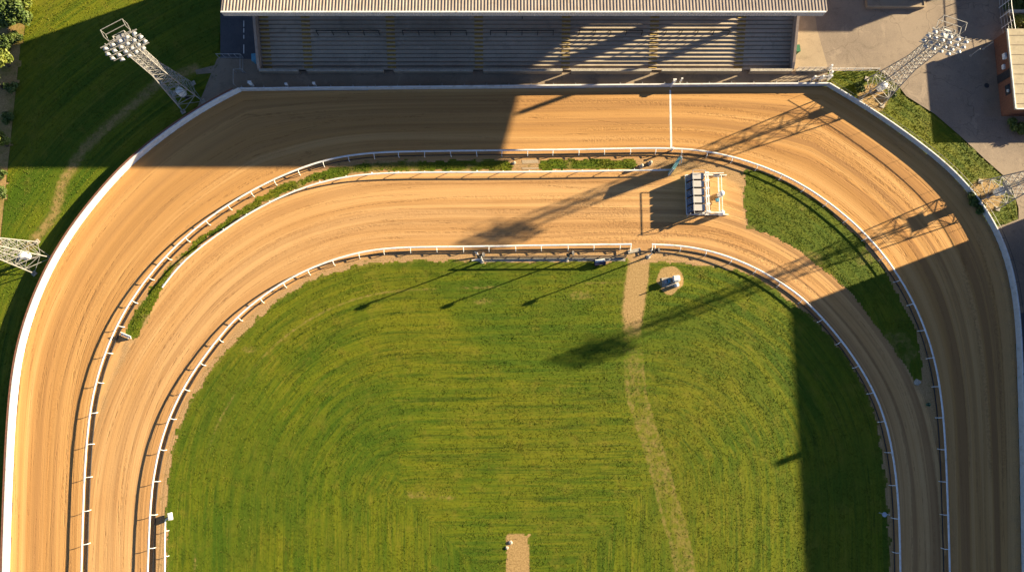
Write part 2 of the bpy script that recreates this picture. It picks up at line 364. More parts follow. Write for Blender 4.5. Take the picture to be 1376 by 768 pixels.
# ------------------------------------------------------------ sheets with attributes
TYRES = []
def tyre_attr(x, y):
    v = np.zeros(x.shape)
    for ln, w_ in TYRES:
        xs_ = [p.x for p in ln]; ys_ = [p.y for p in ln]; m = (x > min(xs_)-1) & (x < max(xs_)+1) & (y > min(ys_)-1) & (y < max(ys_)+1)
        if not m.any(): continue
        d, s_ = dist_poly(x[m], y[m], ln); L = s_.max()+.01
        v[m] = np.maximum(v[m], sstep(w_, w_*.25, d)*np.clip(np.minimum(s_, L-s_)/2.0, 0, 1))
    return v
def grid_sheet(name, poly, cell, z, m, attr, edge=0.0, holes=(), extra=None, relief=None):
    xs = [p.x for p in poly]; ys = [p.y for p in poly]
    nx = int((max(xs)-min(xs))/cell)+2; ny = int((max(ys)-min(ys))/cell)+2
    gx = min(xs)-cell*.5+np.arange(nx+1)*cell; gy = min(ys)-cell*.5+np.arange(ny+1)*cell
    X, Y = np.meshgrid(gx, gy, indexing='ij')
    cx = (X[:-1,:-1]+cell/2); cy = (Y[:-1,:-1]+cell/2)
    ex = cx+(fbm(cx*1.3+5, cy*1.3, 3)-.5)*edge; ey = cy+(fbm(cx*1.3+55, cy*1.3+9, 3)-.5)*edge
    keep = inside(ex, ey, poly)
    for h in holes: keep &= ~inside(ex, ey, h)
    idx = -np.ones(X.shape, int); used = np.zeros(X.shape, bool)
    used[:-1,:-1] |= keep; used[1:,:-1] |= keep; used[:-1,1:] |= keep; used[1:,1:] |= keep
    idx[used] = np.arange(used.sum())
    vx = X[used]; vy = Y[used]; vz = np.zeros(vx.shape) if relief is None else relief(vx, vy)
    i, j = np.nonzero(keep)
    faces = np.stack([idx[i,j], idx[i+1,j], idx[i+1,j+1], idx[i,j+1]], 1)
    me = bpy.data.meshes.new(name); me.vertices.add(len(vx)); me.vertices.foreach_set('co', np.stack([vx, vy, vz+z], 1).ravel().astype(np.float32))
    me.loops.add(faces.size); me.loops.foreach_set('vertex_index', faces.ravel().astype(np.int32))
    me.polygons.add(len(faces)); me.polygons.foreach_set('loop_start', np.arange(0, faces.size, 4, dtype=np.int32)); me.polygons.foreach_set('loop_total', np.full(len(faces), 4, np.int32))
    me.update(calc_edges=True); me.validate()
    A = attr(vx, vy); at = me.attributes.new('tr', 'FLOAT_VECTOR', 'POINT'); at.data.foreach_set('vector', np.stack(A[:3], 1).ravel().astype(np.float32))
    if extra is not None:
        a3 = me.attributes.new('tyre', 'FLOAT', 'POINT'); a3.data.foreach_set('value', tyre_attr(vx, vy).astype(np.float32))
        a2 = me.attributes.new('verge', 'FLOAT', 'POINT'); a2.data.foreach_set('value', extra(vx, vy).astype(np.float32))
    me.materials.append(m); me.polygons.foreach_set('use_smooth', np.ones(len(faces), bool))
    o = bpy.data.objects.new(name, me); COL.objects.link(o); return tag(o, kind='structure')

def tufts(name, poly, density, attr, label, z=0.0, hmin=.05, hmax=.13, w=.05, holes=(), edge=.3, wornmax=.55, m=None, blades=3, dfun=None):
    xs = [p.x for p in poly]; ys = [p.y for p in poly]
    n = int((max(xs)-min(xs))*(max(ys)-min(ys))*density)
    px = rng.uniform(min(xs), max(xs), n); py = rng.uniform(min(ys), max(ys), n)
    ex = px+(fbm(px*1.3+5, py*1.3, 3)-.5)*edge; ey = py+(fbm(px*1.3+55, py*1.3+9, 3)-.5)*edge
    k = inside(ex, ey, poly)
    for h in holes: k &= ~inside(ex, ey, h)
    px = px[k]; py = py[k]
    A = attr(px, py); k = (A[2]+rng.uniform(-.35, .35, len(px))) < wornmax
    if dfun is not None: k &= rng.random(len(px)) < dfun(px, py, A)
    px = px[k]; py = py[k]; A = [a[k] for a in A[:3]]; n = len(px)
    cl = fbm(px*1.1, py*1.1, 3); rr = .5+.5*np.sin(A[0]*4.2+3*fbm(px*.3, py*.3, 2))
    H = (hmin+(hmax-hmin)*np.clip(cl*1.5-.25+rng.normal(0, .2, n)+(rr-.5)*.35, 0, 1.3))
    V = []; 
    for b in range(blades):
        a = rng.uniform(0, 2*math.pi, n); ww = w*rng.uniform(.6, 1.4, n); ox = rng.normal(0, .035, n); oy = rng.normal(0, .035, n)
        la = rng.uniform(0, 2*math.pi, n); lean = H*rng.uniform(.5, 2.0, n)
        x0 = px+ox; y0 = py+oy
        V.append(np.stack([np.stack([x0-np.cos(a)*ww, y0-np.sin(a)*ww, np.full(n, z)], 1), np.stack([x0+np.cos(a)*ww, y0+np.sin(a)*ww, np.full(n, z)], 1),
                           np.stack([x0+np.cos(la)*lean, y0+np.sin(la)*lean, z+H], 1)], 1))
    V = np.stack(V, 1).reshape(-1, 3)                            # n*blades*3
    nf = n*blades
    me = bpy.data.meshes.new(name); me.vertices.add(len(V)); me.vertices.foreach_set('co', V.ravel().astype(np.float32))
    me.loops.add(nf*3); me.loops.foreach_set('vertex_index', np.arange(nf*3, dtype=np.int32)); me.polygons.add(nf)
    me.polygons.foreach_set('loop_start', np.arange(0, nf*3, 3, dtype=np.int32)); me.polygons.foreach_set('loop_total', np.full(nf, 3, np.int32)); me.update()
    at = me.attributes.new('tr', 'FLOAT_VECTOR', 'POINT'); at.data.foreach_set('vector', np.repeat(np.stack(A, 1), blades*3, 0).ravel().astype(np.float32))
    t = me.attributes.new('tint', 'FLOAT', 'POINT'); t.data.foreach_set('value', np.repeat(rng.random(n), blades*3).astype(np.float32))
    me.materials.append(m or M_TUFT); o = bpy.data.objects.new(name, me); COL.objects.link(o)
    return tag(o, label, 'grass', kind='stuff')

def flat_sheet(name, pts, z, m, edge=0.0, step=.4):
    pts = [Vector((p.x, p.y, 0)) for p in pts]; out = []
    for i in range(len(pts)):
        a, b = pts[i], pts[(i+1)%len(pts)]; n = max(1, int((b-a).length/step)) if edge else 1
        for k in range(n):
            p = a.lerp(b, k/n)
            if edge: p = p+Vector((random.uniform(-edge, edge), random.uniform(-edge, edge), 0))
            out.append(p)
    tris = tessellate_polygon([out]); me = bpy.data.meshes.new(name); me.from_pydata([(p.x, p.y, z) for p in out], [], tris)
    bm = bmesh.new(); bm.from_mesh(me); bmesh.ops.recalc_face_normals(bm, faces=bm.faces)
    for f in bm.faces:
        if f.normal.z < 0: f.normal_flip()
    bm.to_mesh(me); bm.free()
    me.materials.append(m); o = bpy.data.objects.new(name, me); COL.objects.link(o); return tag(o, kind='structure')

# ------------------------------------------------------------ GROUND
def plain_attr(x, y): return [x*.6+y*.35, y-x*.4, np.zeros(x.shape)]
mb = MB(); mb.add([(-450,-450,-.12),(450,-450,-.12),(450,450,-.12),(-450,450,-.12)], [(0,1,2,3)]); g = mb.build('ground', M_GRASS); tag(g, kind='structure')

wall_poly = flat(WALL)+[P(1374,900), P(12,900)]
fA, fC, fW = flat(RAILA), flat(RAILC), flat(WALL)
polyA = fA+[P(1278,900), P(107,900)]
def sand_attr(x, y):
    dA, sA = dist_poly(x, y, fA); dW, sW = dist_poly(x, y, fW); dC, sC = dist_poly(x, y, fC)
    out = ~inside(x, y, polyA)
    t = dA/(dA+dW+1e-6)*8.0
    across = np.where(out, t+dA*.05, 20+dC+fbm(sC*.05, dC*.1, 2)*1.5); along = np.where(out, sA*.97, sC)
    return [across, along, np.where(out, 0.0, 1.0)]
strip_grass_px = [(170,448),(173,436),(188,408),(208,382),(228,357),(252,334),(290,304),(333,272),(375,250),(415,235),(454,223),(505,216.5),(560,215.5),(683,215),(690,222),(683,230),(572,229),(515,230),(471,234),(420,244.5),(380,260),(344,278),(310,300),(277,323),(245,350),(222,380),(215,397),(203,420),(186,452),(178,455)]
strip_grass2_px = [(725,215),(852,214),(856,222),(850,227),(725,228)]
island_px = [(1001,227),(1020,229),(1040,238),(1079,257),(1118,288),(1156,322),(1184,358),(1200,384),(1217,414),(1231,444),(1239,480),(1238,508),(1227,509),(1216,493),(1196,462),(1169,427),(1137.7,388),(1110,364.5),(1079,341),(1040,317),(1005,305),(1000,270)]
SG, SG2, ISL = PL(strip_grass_px), PL(strip_grass2_px), PL(island_px)
mid_strip = PL([(120,640),(135,540),(160,470),(185,405),(225,355),(290,304),(375,245),(454,219),(560,213),(700,212),(905,210),(1000,222),(1040,235),(1118,280),(1190,352),(1235,430),(1258,500),(1262,560),(1255,620),(1250,560),(1225,515),(1170,427),(1110,364),(1040,317),(1000,306),(990,250),(960,235),(905,228),(700,231),(515,231),(420,246),(344,279),(277,325),(218,388),(186,452),(150,520),(130,600)])
def verge_extra(x, y):
    i = inside(x, y, mid_strip).astype(float); d, _ = dist_poly(x, y, mid_strip+[mid_strip[0]])
    i = np.where(i > 0, np.clip(.4+d*.9, 0, 1), np.clip(.4-d*.8, 0, 1))
    inner = inside(x, y, flat(RAILC)+[P(1211,900), P(196,900)]); dc, _ = dist_poly(x, y, fC)
    v = np.where(inner, np.clip(dc*1.1, 0, 1), i)
    dw, _ = dist_poly(x, y, fW); rt = sstep(38, 46, x); v = np.maximum(v, np.clip(1-dw/1.7, 0, 1)*(.25+.75*rt)*.8)
    return v
for pts_, w_ in (([(359,350),(368,332),(382,313)],.3),([(374,352),(384,336),(398,318)],.3),([(388,336),(402,315),(424,299),(452,288)],.3),([(402,340),(415,319),(440,303),(475,290),(517,283)],.3),
                 ([(300,395),(348,358),(400,326),(440,311),(500,300),(560,290),(640,284),(700,283)],.35),([(300,360),(345,325),(400,297),(454,283),(520,271),(590,268)],.3),([(420,348),(488,303),(555,289),(623,284),(764,288),(850,290)],.35),
                 ([(560,271),(623,266),(677,265),(759,271),(820,278)],.4),([(700,267),(773,274),(825,285),(862,292)],.4),([(700,247),(779,253),(858,272)],.35),([(700,306),(780,304),(860,308),(930,318)],.35),
                 ([(760,312),(840,313),(900,300),(960,296)],.4),([(940,300),(985,318),(1040,345),(1100,385)],.35),([(900,316),(960,318),(1010,338),(1070,372)],.3),([(820,290),(850,300),(880,312)],.4),
                 ([(190,430),(235,372),(290,325),(340,296)],.3),([(160,560),(185,480),(225,420),(280,365)],.3),([(150,700),(165,600),(200,510),(250,440)],.3),
                 ([(700,140),(800,136),(900,140),(1000,150),(1080,172)],.35),([(760,175),(880,172),(980,182),(1060,208)],.35),([(905,150),(1000,160),(1100,195),(1170,245),(1220,310)],.35),([(1000,140),(1090,160),(1180,215),(1240,285)],.35),
                 ([(430,180),(520,165),(640,160),(760,158)],.35),([(250,250),(330,205),(400,185)],.35),([(60,620),(75,520),(110,420),(150,350)],.3),([(85,700),(92,600),(112,500),(150,410)],.3),
                 ([(1290,330),(1310,420),(1325,520),(1332,640)],.35),([(1310,300),(1335,400),(1345,520),(1350,660)],.35)):
    TYRES.append((relax(smooth_curve(PL(pts_), 1.0), 6), w_*.8)); q_ = relax(smooth_curve(PL([(u+1, v+15) for u, v in pts_]), 1.0), 6)
    if random.random() < .5: TYRES.append((q_, w_))
o = grid_sheet('sand_track', wall_poly, .24, 0, M_SAND, sand_attr, extra=verge_extra)

# infield grass
infield_px = [(224,900),(225,768),(223,710),(225,657),(230,615),(239,580),(256,541),(278,505),(304,473),(333,442),(368,407),(415,377),(449,365.5),(500,354),(568,349),(640,351),(700,352),(842,350),
              (862,352),(884,352),(905,352),(940,356),(985,362),(1022,375),(1063,404),(1092,428),(1121,458),(1151,502),(1167,536),(1181,571),(1187,622),(1192,667),(1197,768),(1198,900)]
INF = PL(infield_px)
path_line = PL([(860,345),(856,380),(851,420),(849,455),(853,500),(857,535),(868,575),(881,612),(893,655),(903,690),(914,730),(925,780)])
pit = PL([(682,716),(711,716),(711,800),(682,800)])
def infield_attr(x, y):
    d, s = dist_poly(x, y, fC); dp, sp = dist_poly(x, y, path_line)
    rowness = np.exp(-(((y-2)/9.0)**2+((x+12)/20)**2)); d2 = d*(1-.0*rowness)
    top_ = sstep(13, 5, sp); rn = (fbm(x*.8, y*.35, 3)-.5)*.9; wpath = np.maximum(sstep(1.9+rn, .7, dp)*(.95*top_), np.maximum(sstep(.55, .1, np.abs(dp-.95+rn*.3))*.53, sstep(2.0, .5, dp+rn*.5)*(.36+.22*fbm(x*.6, y*.3+4, 3)))*(1-top_)); wr = np.abs(dp-1.9)
    wpath = np.maximum(wpath, .34*sstep(.35, .05, wr))
    jx = (fbm(x*1.4, y*1.4, 3)-.5)*.6; jy = (fbm(x*1.4+40, y*1.4, 3)-.5)*.6; dpt, _ = dist_poly(x, y, pit+[pit[0]]); inp = inside(x+jx, y+jy, pit)
    w = np.maximum(wpath, np.where(inp, .62+.5*fbm(x*.9+3, y*.9, 3), sstep(.5, 0, dpt)*.45))
    c = P(903,377); dd = .12+ np.hypot((x-c.x)/1.5, (y-c.y)/1.75)+(fbm(x*.9, y*.9, 3)-.5)*1.1; w = np.maximum(w, sstep(1.25, .85, dd))
    for (u, v, r_) in ((780,397,2.2),(560,665,2.0),(335,470,1.5),(600,668,1.3),(650,405,1.6)):
        q = P(u, v); w = np.maximum(w, .52*sstep(1.1, .1, np.hypot((x-q.x)/r_/1.6, (y-q.y)/r_/.55)))
    w = np.maximum(w, .55*sstep(.45, .0, np.abs(d-4.6-.5*np.sin(s*.05)))*sstep(95, 75, s)*sstep(.25,.6,fbm(s*.1, d*.3, 2)))
    w = np.maximum(w, sstep(.7, .0, dist_poly(x, y, INF+[INF[0]])[0])*.5)
    return [d2, s, w]
o = grid_sheet('infield_grass', INF, .18, .008, M_GRASS, infield_attr, edge=.9)
tufts('grass_blades', INF, 55, infield_attr, 'mown green grass covering the oval infield', z=.008, edge=.9, w=.032, hmin=.012, hmax=.042)

def strip_attr(x, y):
    d, s = dist_poly(x, y, fA); de, _ = dist_poly(x, y, SG+[SG[0]]); return [d+3, s*2, -.0+.12+sstep(.3, 0, de)*.35+.42*sstep(.52,.70,fbm(x*.45+9, y*.45, 3))]
grid_sheet('strip_grass', SG, .2, .008, M_GRASS, strip_attr, edge=.8); grid_sheet('strip_grass', SG2, .2, .008, M_GRASS, strip_attr, edge=.5)
tufts('grass_blades', SG, 60, strip_attr, 'rough grass on the narrow strip between the two sand tracks', z=.008, edge=.8, w=.035, hmin=.02, hmax=.08)
tufts('grass_blades', SG2, 60, strip_attr, 'short clump of rough grass beside the finish line', z=.008, edge=.5, w=.035, hmin=.02, hmax=.08)
def isl_attr(x, y):
    d, s = dist_poly(x, y, fA); de, _ = dist_poly(x, y, ISL+[ISL[0]]); return [d+7, s*1.5, np.maximum(sstep(.4, 0, de)*.45, .5*sstep(.55,.7,fbm(x*.3, y*.3, 3)))]
grid_sheet('island_grass', ISL, .2, .008, M_GRASS, isl_attr, edge=.7)
tufts('grass_blades', ISL, 70, isl_attr, 'crescent of green grass right of the starting gate', z=.008, edge=.7, w=.03, hmin=.015, hmax=.05)

# outside: lawn to the left, verge to the right
lawn_px = [(46,-60),(30,55),(21,130),(14,200),(8,270),(2,330),(-80,420),(-80,820),(4,820),(6,700),(12,600),(22,500),(45,410),(95,308),(146,246),(183,208),(228,172),(262,150),(262,125),(290,112),(296,78),(300,-60)]
LAWN = PL(lawn_px)
wl = PL([(262,92),(215,110),(150,165),(112,200),(84,245),(72,290),(40,330)])
def lawn_attr(x, y):
    d, s = dist_poly(x, y, wl); w = sstep(1.7, .2, d)*.62
    d2, _ = dist_poly(x, y, fW); w = np.maximum(w, sstep(.8, .1, d2)*.4)
    d3, _ = dist_poly(x, y, PL([(50,0),(36,60),(27,130),(22,200),(16,260)])); w = np.maximum(w, .35*sstep(.8,.1,np.abs(d3-1.8)))
    return [d2, s*.8+y, w]
grid_sheet('lawn', LAWN, .3, -.03, M_GRASS, lawn_attr, edge=.5)
tufts('grass_blades', LAWN, 24, lawn_attr, 'long grass of the lawn outside the left bend', z=-.03, edge=.5, w=.035, hmin=.02, hmax=.07)
vr_px = [(1113,98),(1150,96.5),(1178,95),(1192,104),(1204,114),(1216.6,131),(1254,155),(1272,170),(1290,185),(1322,215),(1348,238),(1361,258),(1367,280),(1367,293),(1352,300),(1341,305),(1326,283),(1305,255),(1284,232),(1258,208),(1225,184),(1187,157),(1150,133),(1120,113)]
VR = PL(vr_px)
def vr_attr(x, y):
    d, s = dist_poly(x, y, fW); w = sstep(.9, .2, d)*.75
    for (u, v, r_) in ((1172,132,2.2),(1325,262,2.4)):
        q = P(u, v); w = np.maximum(w, sstep(1.2, .6, np.hypot(x-q.x, y-q.y)/r_)*.8)
    de, _ = dist_poly(x, y, VR+[VR[0]]); return [d, s, np.maximum(w, sstep(.4, 0, de)*.5)]
grid_sheet('verge_grass', VR, .2, -.015, M_GRASS, vr_attr, edge=.5)
tufts('grass_blades', VR, 70, vr_attr, 'bright grass verge behind the wall on the right bend', z=-.015, edge=.5, w=.035, hmin=.02, hmax=.06)
# left boundary soil strip
def soil_attr(x, y): return [x, y, .45+.5*fbm(x*.5, y*.5, 3)]
soil = PL([(46,-60),(30,55),(21,130),(14,200),(8,270),(2,330),(-60,420),(-120,300),(-110,-60)])
grid_sheet('soil_border', soil, .4, -.05, M_GRASS, soil_attr, edge=.6)

# yards
flat_sheet('concrete_path', PL([(262,94),(296,86),(296,97),(264,100)]), -.018, M_WALK)
flat_sheet('asphalt_yard', PL([(296,-80),(352,-80),(352,80),(296,78)]), -.02, M_ASPHD)
flat_sheet('walkway', PL([(292,78),(352,80),(352,96),(1068,90),(1113,90),(1111,116),(325,124),(262,152)]), -.016, M_WALK)
flat_sheet('concrete_apron', PL([(1058,-60),(1085,-60),(1098,40),(1113,92),(1058,92)]), -.012, M_CONC)
flat_sheet('road', PL([(1080,-80),(1500,-80),(1500,420),(1376,420),(1361,420),(1346,330),(1340,303),(1352,301),(1369,294),(1369,280),(1362,256),(1349,236),(1323,213),(1291,183),(1256,153),(1218,129),(1205,112),(1193,102),(1179,93),(1113,96),(1098,40)]), -.022, M_ASPH)
flat_sheet('side_road', PL([(1364,400),(1500,400),(1500,900),(1376,900),(1374,768),(1371,605),(1369,500)]), -.024, M_ASPHD)
flat_sheet('slab_path', PL([(640,346.5),(840,345.5),(840,350.5),(640,351.5)]), .016, M_STONE, edge=.05)
flat_sheet('drain_slab', PL([(701,215),(723,214.5),(724,219),(702,220)]), .016, M_CONC)
flat_sheet('drain_slab', PL([(701,225),(724,225),(724,227),(702,228)]), .016, M_CONC)
ml = MB()
for (u, v0, v1) in ((328,28,36),(328,38,44),(328,47,52),(328,60,72)):
    a, b = P(u-.5, v0), P(u-.5, v1); ml.add([(a.x-.05,a.y,-.016),(a.x+.05,a.y,-.016),(b.x+.05,b.y,-.016),(b.x-.05,b.y,-.016)], [(0,1,2,3)])
tag(ml.build('lane_marking', M_WHITED), kind='structure')
ml = MB(); a, b = P(900.5,121), P(902,200)
ml.add([(a.x-.10,a.y,.006),(a.x+.10,a.y,.006),(b.x+.12,b.y,.006),(b.x-.12,b.y,.006)], [(0,1,2,3)]); tag(ml.build('finish_line', M_WHITE), kind='structure')

# ------------------------------------------------------------ PERIMETER WALL
pw = thing('perimeter_wall', 'waist-high white board wall around the outer sand track', 'wall')
WH = 1.0
# path runs clockwise seen from above (left bottom -> top -> right): left of the path is outside
il = min(range(len(fW)), key=lambda i: (fW[i]-P(325,122.5)).length); ir = min(range(len(fW)), key=lambda i: (fW[i]-P(1110,115.5)).length)
WT = .72
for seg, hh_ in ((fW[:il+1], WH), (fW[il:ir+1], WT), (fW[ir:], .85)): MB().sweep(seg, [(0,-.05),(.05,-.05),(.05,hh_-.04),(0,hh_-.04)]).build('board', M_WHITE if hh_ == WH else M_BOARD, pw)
MB().sweep(fW[:il], [(-.03,WH-.04),(.10,WH-.04),(.10,WH),(-.03,WH)]).build('top_rail', M_WHITE, pw)
MB().sweep(fW[:il], [(.102,WH-.12),(.34,WH-.12),(.34,WH-.02),(.102,WH-.02)]).build('timber_ledge', M_CAPR, pw)
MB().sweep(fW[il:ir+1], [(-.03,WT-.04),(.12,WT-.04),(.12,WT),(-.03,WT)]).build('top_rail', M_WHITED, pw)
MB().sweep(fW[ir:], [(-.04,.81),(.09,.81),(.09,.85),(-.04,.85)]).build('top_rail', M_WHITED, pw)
hr = MB().tube([(p.x,p.y,1.4) for p in fW[ir:]], .026, 5)
for i in range(ir, len(fW), 4): hr.tube([(fW[i].x+.03,fW[i].y+.03,.8),(fW[i].x,fW[i].y,1.4)], .02, 4)
hr.build('hand_rail', M_DARK, pw)
def along(curve, spacing, start=0.0, sp=None):
    """yield (point, tangent) at arclength steps"""
    acc = -start; last = curve[0]
    for i in range(1, len(curve)):
        d = curve[i]-curve[i-1]; L = d.length
        while acc+L >= 0 and L > 0:
            t = max(0, -acc)/L
            if t > 1: break
            p = curve[i-1].lerp(curve[i], t); yield p, d.normalized()
            acc -= (sp(p) if sp else spacing)
        acc += L
pm = MB().box(-.04,.04,0,.09,0,WT-.05).box(-.03,.03,.09,.42,.30,.36).box(-.03,.03,.38,.44,0,.36).mesh('post', M_STEEL)
n = 0
for p, d in along(fW, 2.6, .5):
    if n >= 98: break
    inst('post', pm, pw, (p.x-d.y*.345*0-d.y*.06, p.y+d.x*.06, 0), math.atan2(d.y, d.x)); n += 1

# ------------------------------------------------------------ RAILS
def rail_thing(curve, label, side, spacing, start=.4, arm=.55, r=.105, low=True, group='white guard rails'):
    """side=+1: posts stand to the left of the path"""
    t = thing('guard_rail', label, 'rail', group=group)
    curve = [p+Vector((random.uniform(-1,1)*.007, random.uniform(-1,1)*.007, random.uniform(-1,1)*.004)) for p in curve]
    pr = [(r*math.cos(a), r*.42*math.sin(a)) for a in [2*math.pi*k/8 for k in range(8)]]
    MB().sweep(curve, pr).build('top_rail', M_WHITE, t, smooth=True)
    if low:
        off = [(side*(arm*.62)-.03,-RZ),(side*(arm*.62)+.03,-RZ),(side*(arm*.62)+.03,-RZ+.13),(side*(arm*.62)-.03,-RZ+.13)]
        MB().sweep(curve, off).build('ground_rail', M_DARK, t)
    me = MB().tube([(0,arm,0),(0,arm-.02,.22),(0,arm*.75,RZ-.06),(0,.05,RZ)], .042, 6).mesh('post', M_WHITE)
    for p, d in along(curve, 3, start, spacing):
        ang = math.atan2(d.y, d.x)+(0 if side > 0 else math.pi)
        inst('post', me, t, (p.x, p.y, 0), rot=(R(random.gauss(0,2.5)), R(random.gauss(0,3)), ang+R(random.gauss(0,4))))
    return t
spc = lambda p: 2.95+max(0, min(1, (14-p.y)/22))*.5
rail_thing(RAILA, 'long white rail on the inside of the outer sand track', -1, spc, 1.2)
rail_thing(RAILC1, 'white rail curving round the left of the infield up to the dirt path gap', -1, spc, .8)
rail_thing(RAILC2, 'white rail curving round the right of the infield from the dirt path gap', -1, spc, .3)
rail_thing(RAILB, 'short white rail along the grass strip above the inner sand track', 1, lambda p: 3.0, .3, arm=.25, r=.10, low=False)
# low dark kick rail in the infield L shaped
Lc = [P(221,850,.42), P(221.3,768,.42), P(221.5,730,.42), P(222,700,.42)]
t = thing('guard_rail', 'straight white rail with a bent end inside the lower left bend', 'rail', group='white guard rails')
MB().tube(Lc, .075, 8).build('top_rail', M_WHITE, t, True); MB().tube([Lc[-1], P(223,697.5,.42), P(229,693.5,.42)], .07, 8).build('end_rail', M_WHITE, t, True)
for v in (712, 746, 781): 
    p = P(223.5, v); MB().tube([(p.x+.3,p.y,0),(p.x+.25,p.y,.3),P(221.6,v,.42)], .035).build('post', M_WHITE, t)
p = P(231.5,692)
t = thing('signal_box', 'white angled box at the bent end of the lower left rail', 'box', (p.x,p.y,0), R(12))
MB().box(-.2,.2,-.38,.38,.3,.62).box(-.15,.15,-.3,.3,.62,.66).build('housing', M_WHITE, t, bevel=.03); MB().tube([(0,0,0),(0,0,.3)], .06).build('post', M_STEEL, t)
MB().box(-.21,-.202,-.24,.24,.36,.56).build('lens', M_GLAZE, t)

# rail end gate posts
for (u, v, lab) in ((846,337,'white end post and stay at the left side of the path gap'), (875,337,'white end post and stay at the right side of the path gap')):
    a = P(u+2,329,.55); p = P(u, v)
    t = thing('rail_end_post', lab, 'post', (p.x,p.y,0), 0, 'rail end posts at the path gap'); l = lambda q: (q.x-p.x, q.y-p.y, q.z)
    MB().tube([(0,0,0),(0,0,.62)], .07).build('post', M_WHITE, t); MB().tube([(0,0,.5), l(a)], .05).build('stay', M_WHITE, t)
    MB().box(-.16,.16,-.12,.12,.02,.1).build('foot', M_STONE, t, bevel=.02)
p = P(852,337)
t = tag(MB().box(-.75,.75,-.2,.2,0,.14, Matrix.Translation((p.x,p.y,0))@Matrix.Rotation(R(14),4,'Z')).build('kerb_stone', M_STONE, bevel=.03), 'pale stone slab lying at the left side of the path gap', 'slab')
for (u,v,l) in ((833,347,'pale flat slab beside the right end of the dark barrier'),):
    p = P(u,v); tag(MB().box(-.42,.42,-.1,.12,.02,.14, Matrix.Translation((p.x,p.y,0))).build('kerb_stone', M_STONE, bevel=.03), l, 'slab')

# low dark barrier between the first lamp post and the path
a, b = P(645,347), P(840,346)
t = thing('low_barrier', 'low dark barrier along the pale slab at the infield top', 'barrier', (a.x,a.y,0), math.atan2(b.y-a.y, b.x-a.x)); L = (b-a).length
MB().bar((0,0,1.08),(L,0,1.08),.10,.12).build('top_bar', M_DARK, t); MB().bar((0,0,.2),(L,0,.2),.09,.16).build('kick_bar', M_DARK, t)
for k in range(12): MB().box(-.03,.03,-.03,.03,0,1.03).build('post', M_DARK, t, loc=(k*L/11,0,0))

# speaker / lamp posts with long shadows
def lamp_post(b, h, label):
    t = thing('lamp_post', label, 'lamp post', (b.x,b.y,0), 0, 'lamp posts on the infield edge')
    MB().tube([(0,0,0),(0,0,h*.5),(0,0,h)], [.085,.07,.055], 8).build('pole', M_WHITED, t, True)
    MB().lathe([(.26,0),(.26,.05),(.12,.09),(.10,.3)], (0,0,0), 12).build('base', M_STONE, t)
    M = Matrix.Rotation(R(55),4,'Y')
    MB().lathe([(.05,-.1),(.1,0),(.15,.12),(.25,.36),(.26,.40),(.22,.41)], (0,0,h), 14, M).build('lamp_head', M_DARK, t, True)
    MB().lathe([(.05,-.1),(.1,0),(.15,.12),(.23,.34),(.24,.37)], (0,0,h), 14, Matrix.Rotation(R(-60),4,'Y')@Matrix.Rotation(R(40),4,'X')).build('lamp_head', M_DARK, t, True)
    MB().tube([(0,0,h-.9),(-.25,0,h-.35),(-.2,0,h-.1)], .03).build('bracket', M_DARK, t)
    return t
lamp_post(P(648,351), 4.0, 'slim lamp post at the left end of the dark barrier'); lamp_post(P(762,349), 4.0, 'slim lamp post halfway along the dark barrier'); lamp_post(P(871,345), 4.0, 'slim lamp post beside the dirt path gap')
# white trestle by first lamp
p = P(642,348)
t = thing('trestle', 'small white trestle at the foot of the left lamp post', 'trestle', (p.x,p.y,0), R(10))
MB().bar((-.7,-.05,.06),(.25,-.05,.06),.14,.1).build('foot', M_WHITE, t); MB().bar((.1,.3,.1),(-.15,.75,.75),.09).bar((.25,.1,.0),(.05,.7,.7),.09).build('leg', M_WHITE, t); MB().bar((-.4,.72,.72),(.3,.72,.72),.09).build('cross_bar', M_DARK, t)

# small covered cart (dark body, pale lid) by the barrier
p = P(806,353)
t = thing('covered_cart', 'small dark cart with a pale lid beside the dark barrier', 'cart', (p.x,p.y,0), R(8))
MB().box(-.68,.62,-.3,.3,.2,.55).build('body', M_PURPLE, t, bevel=.06); MB().box(-.6,.55,.0,.32,.551,.64).build('lid', M_WHITE, t, bevel=.04)
for (x, y) in ((-.5,-.32),(.45,-.32),(-.5,.32),(.45,.32)):
    MB().lathe([(.17,-.05),(.17,.05)], (x,y,.17), 12, Matrix.Rotation(R(90),4,'X')).build('wheel', M_BLACK, t)
MB().tube([(.6,0,.4),(1.1,.1,.5),(1.12,.25,.5)], .03).build('handle', M_WHITED, t)

# lure winch on the bare patch
p = P(899,379)
t = thing('lure_winch', 'white boxed winch with dark drum on the bare soil patch', 'winch', (p.x,p.y,0), R(4))
MB().box(.35,1.1,-.05,.62,.12,.85).build('motor_cover', M_WHITE, t, bevel=.07); MB().lathe([(.17,0),(.22,.04),(.22,.5),(.12,.56)], (.75,-.42,.0), 14).build('canister', M_WHITE, t, True)
MB().lathe([(.28,-.24),(.28,-.19),(.15,-.18),(.15,.18),(.28,.19),(.28,.24)], (-.05,.1,.36), 16, Matrix.Rotation(R(90),4,'X')).build('drum', M_BIN, t)
MB().box(-.62,-.3,-.2,.25,.08,.4).build('gear_box', M_STEEL, t, bevel=.04); MB().box(-.8,1.1,-.5,.55,0,.07).build('base_plate', M_STONE, t)
MB().tube([(.0,-.2,0),(0,-.2,1.05)], .06).build('pole', M_DARK, t)

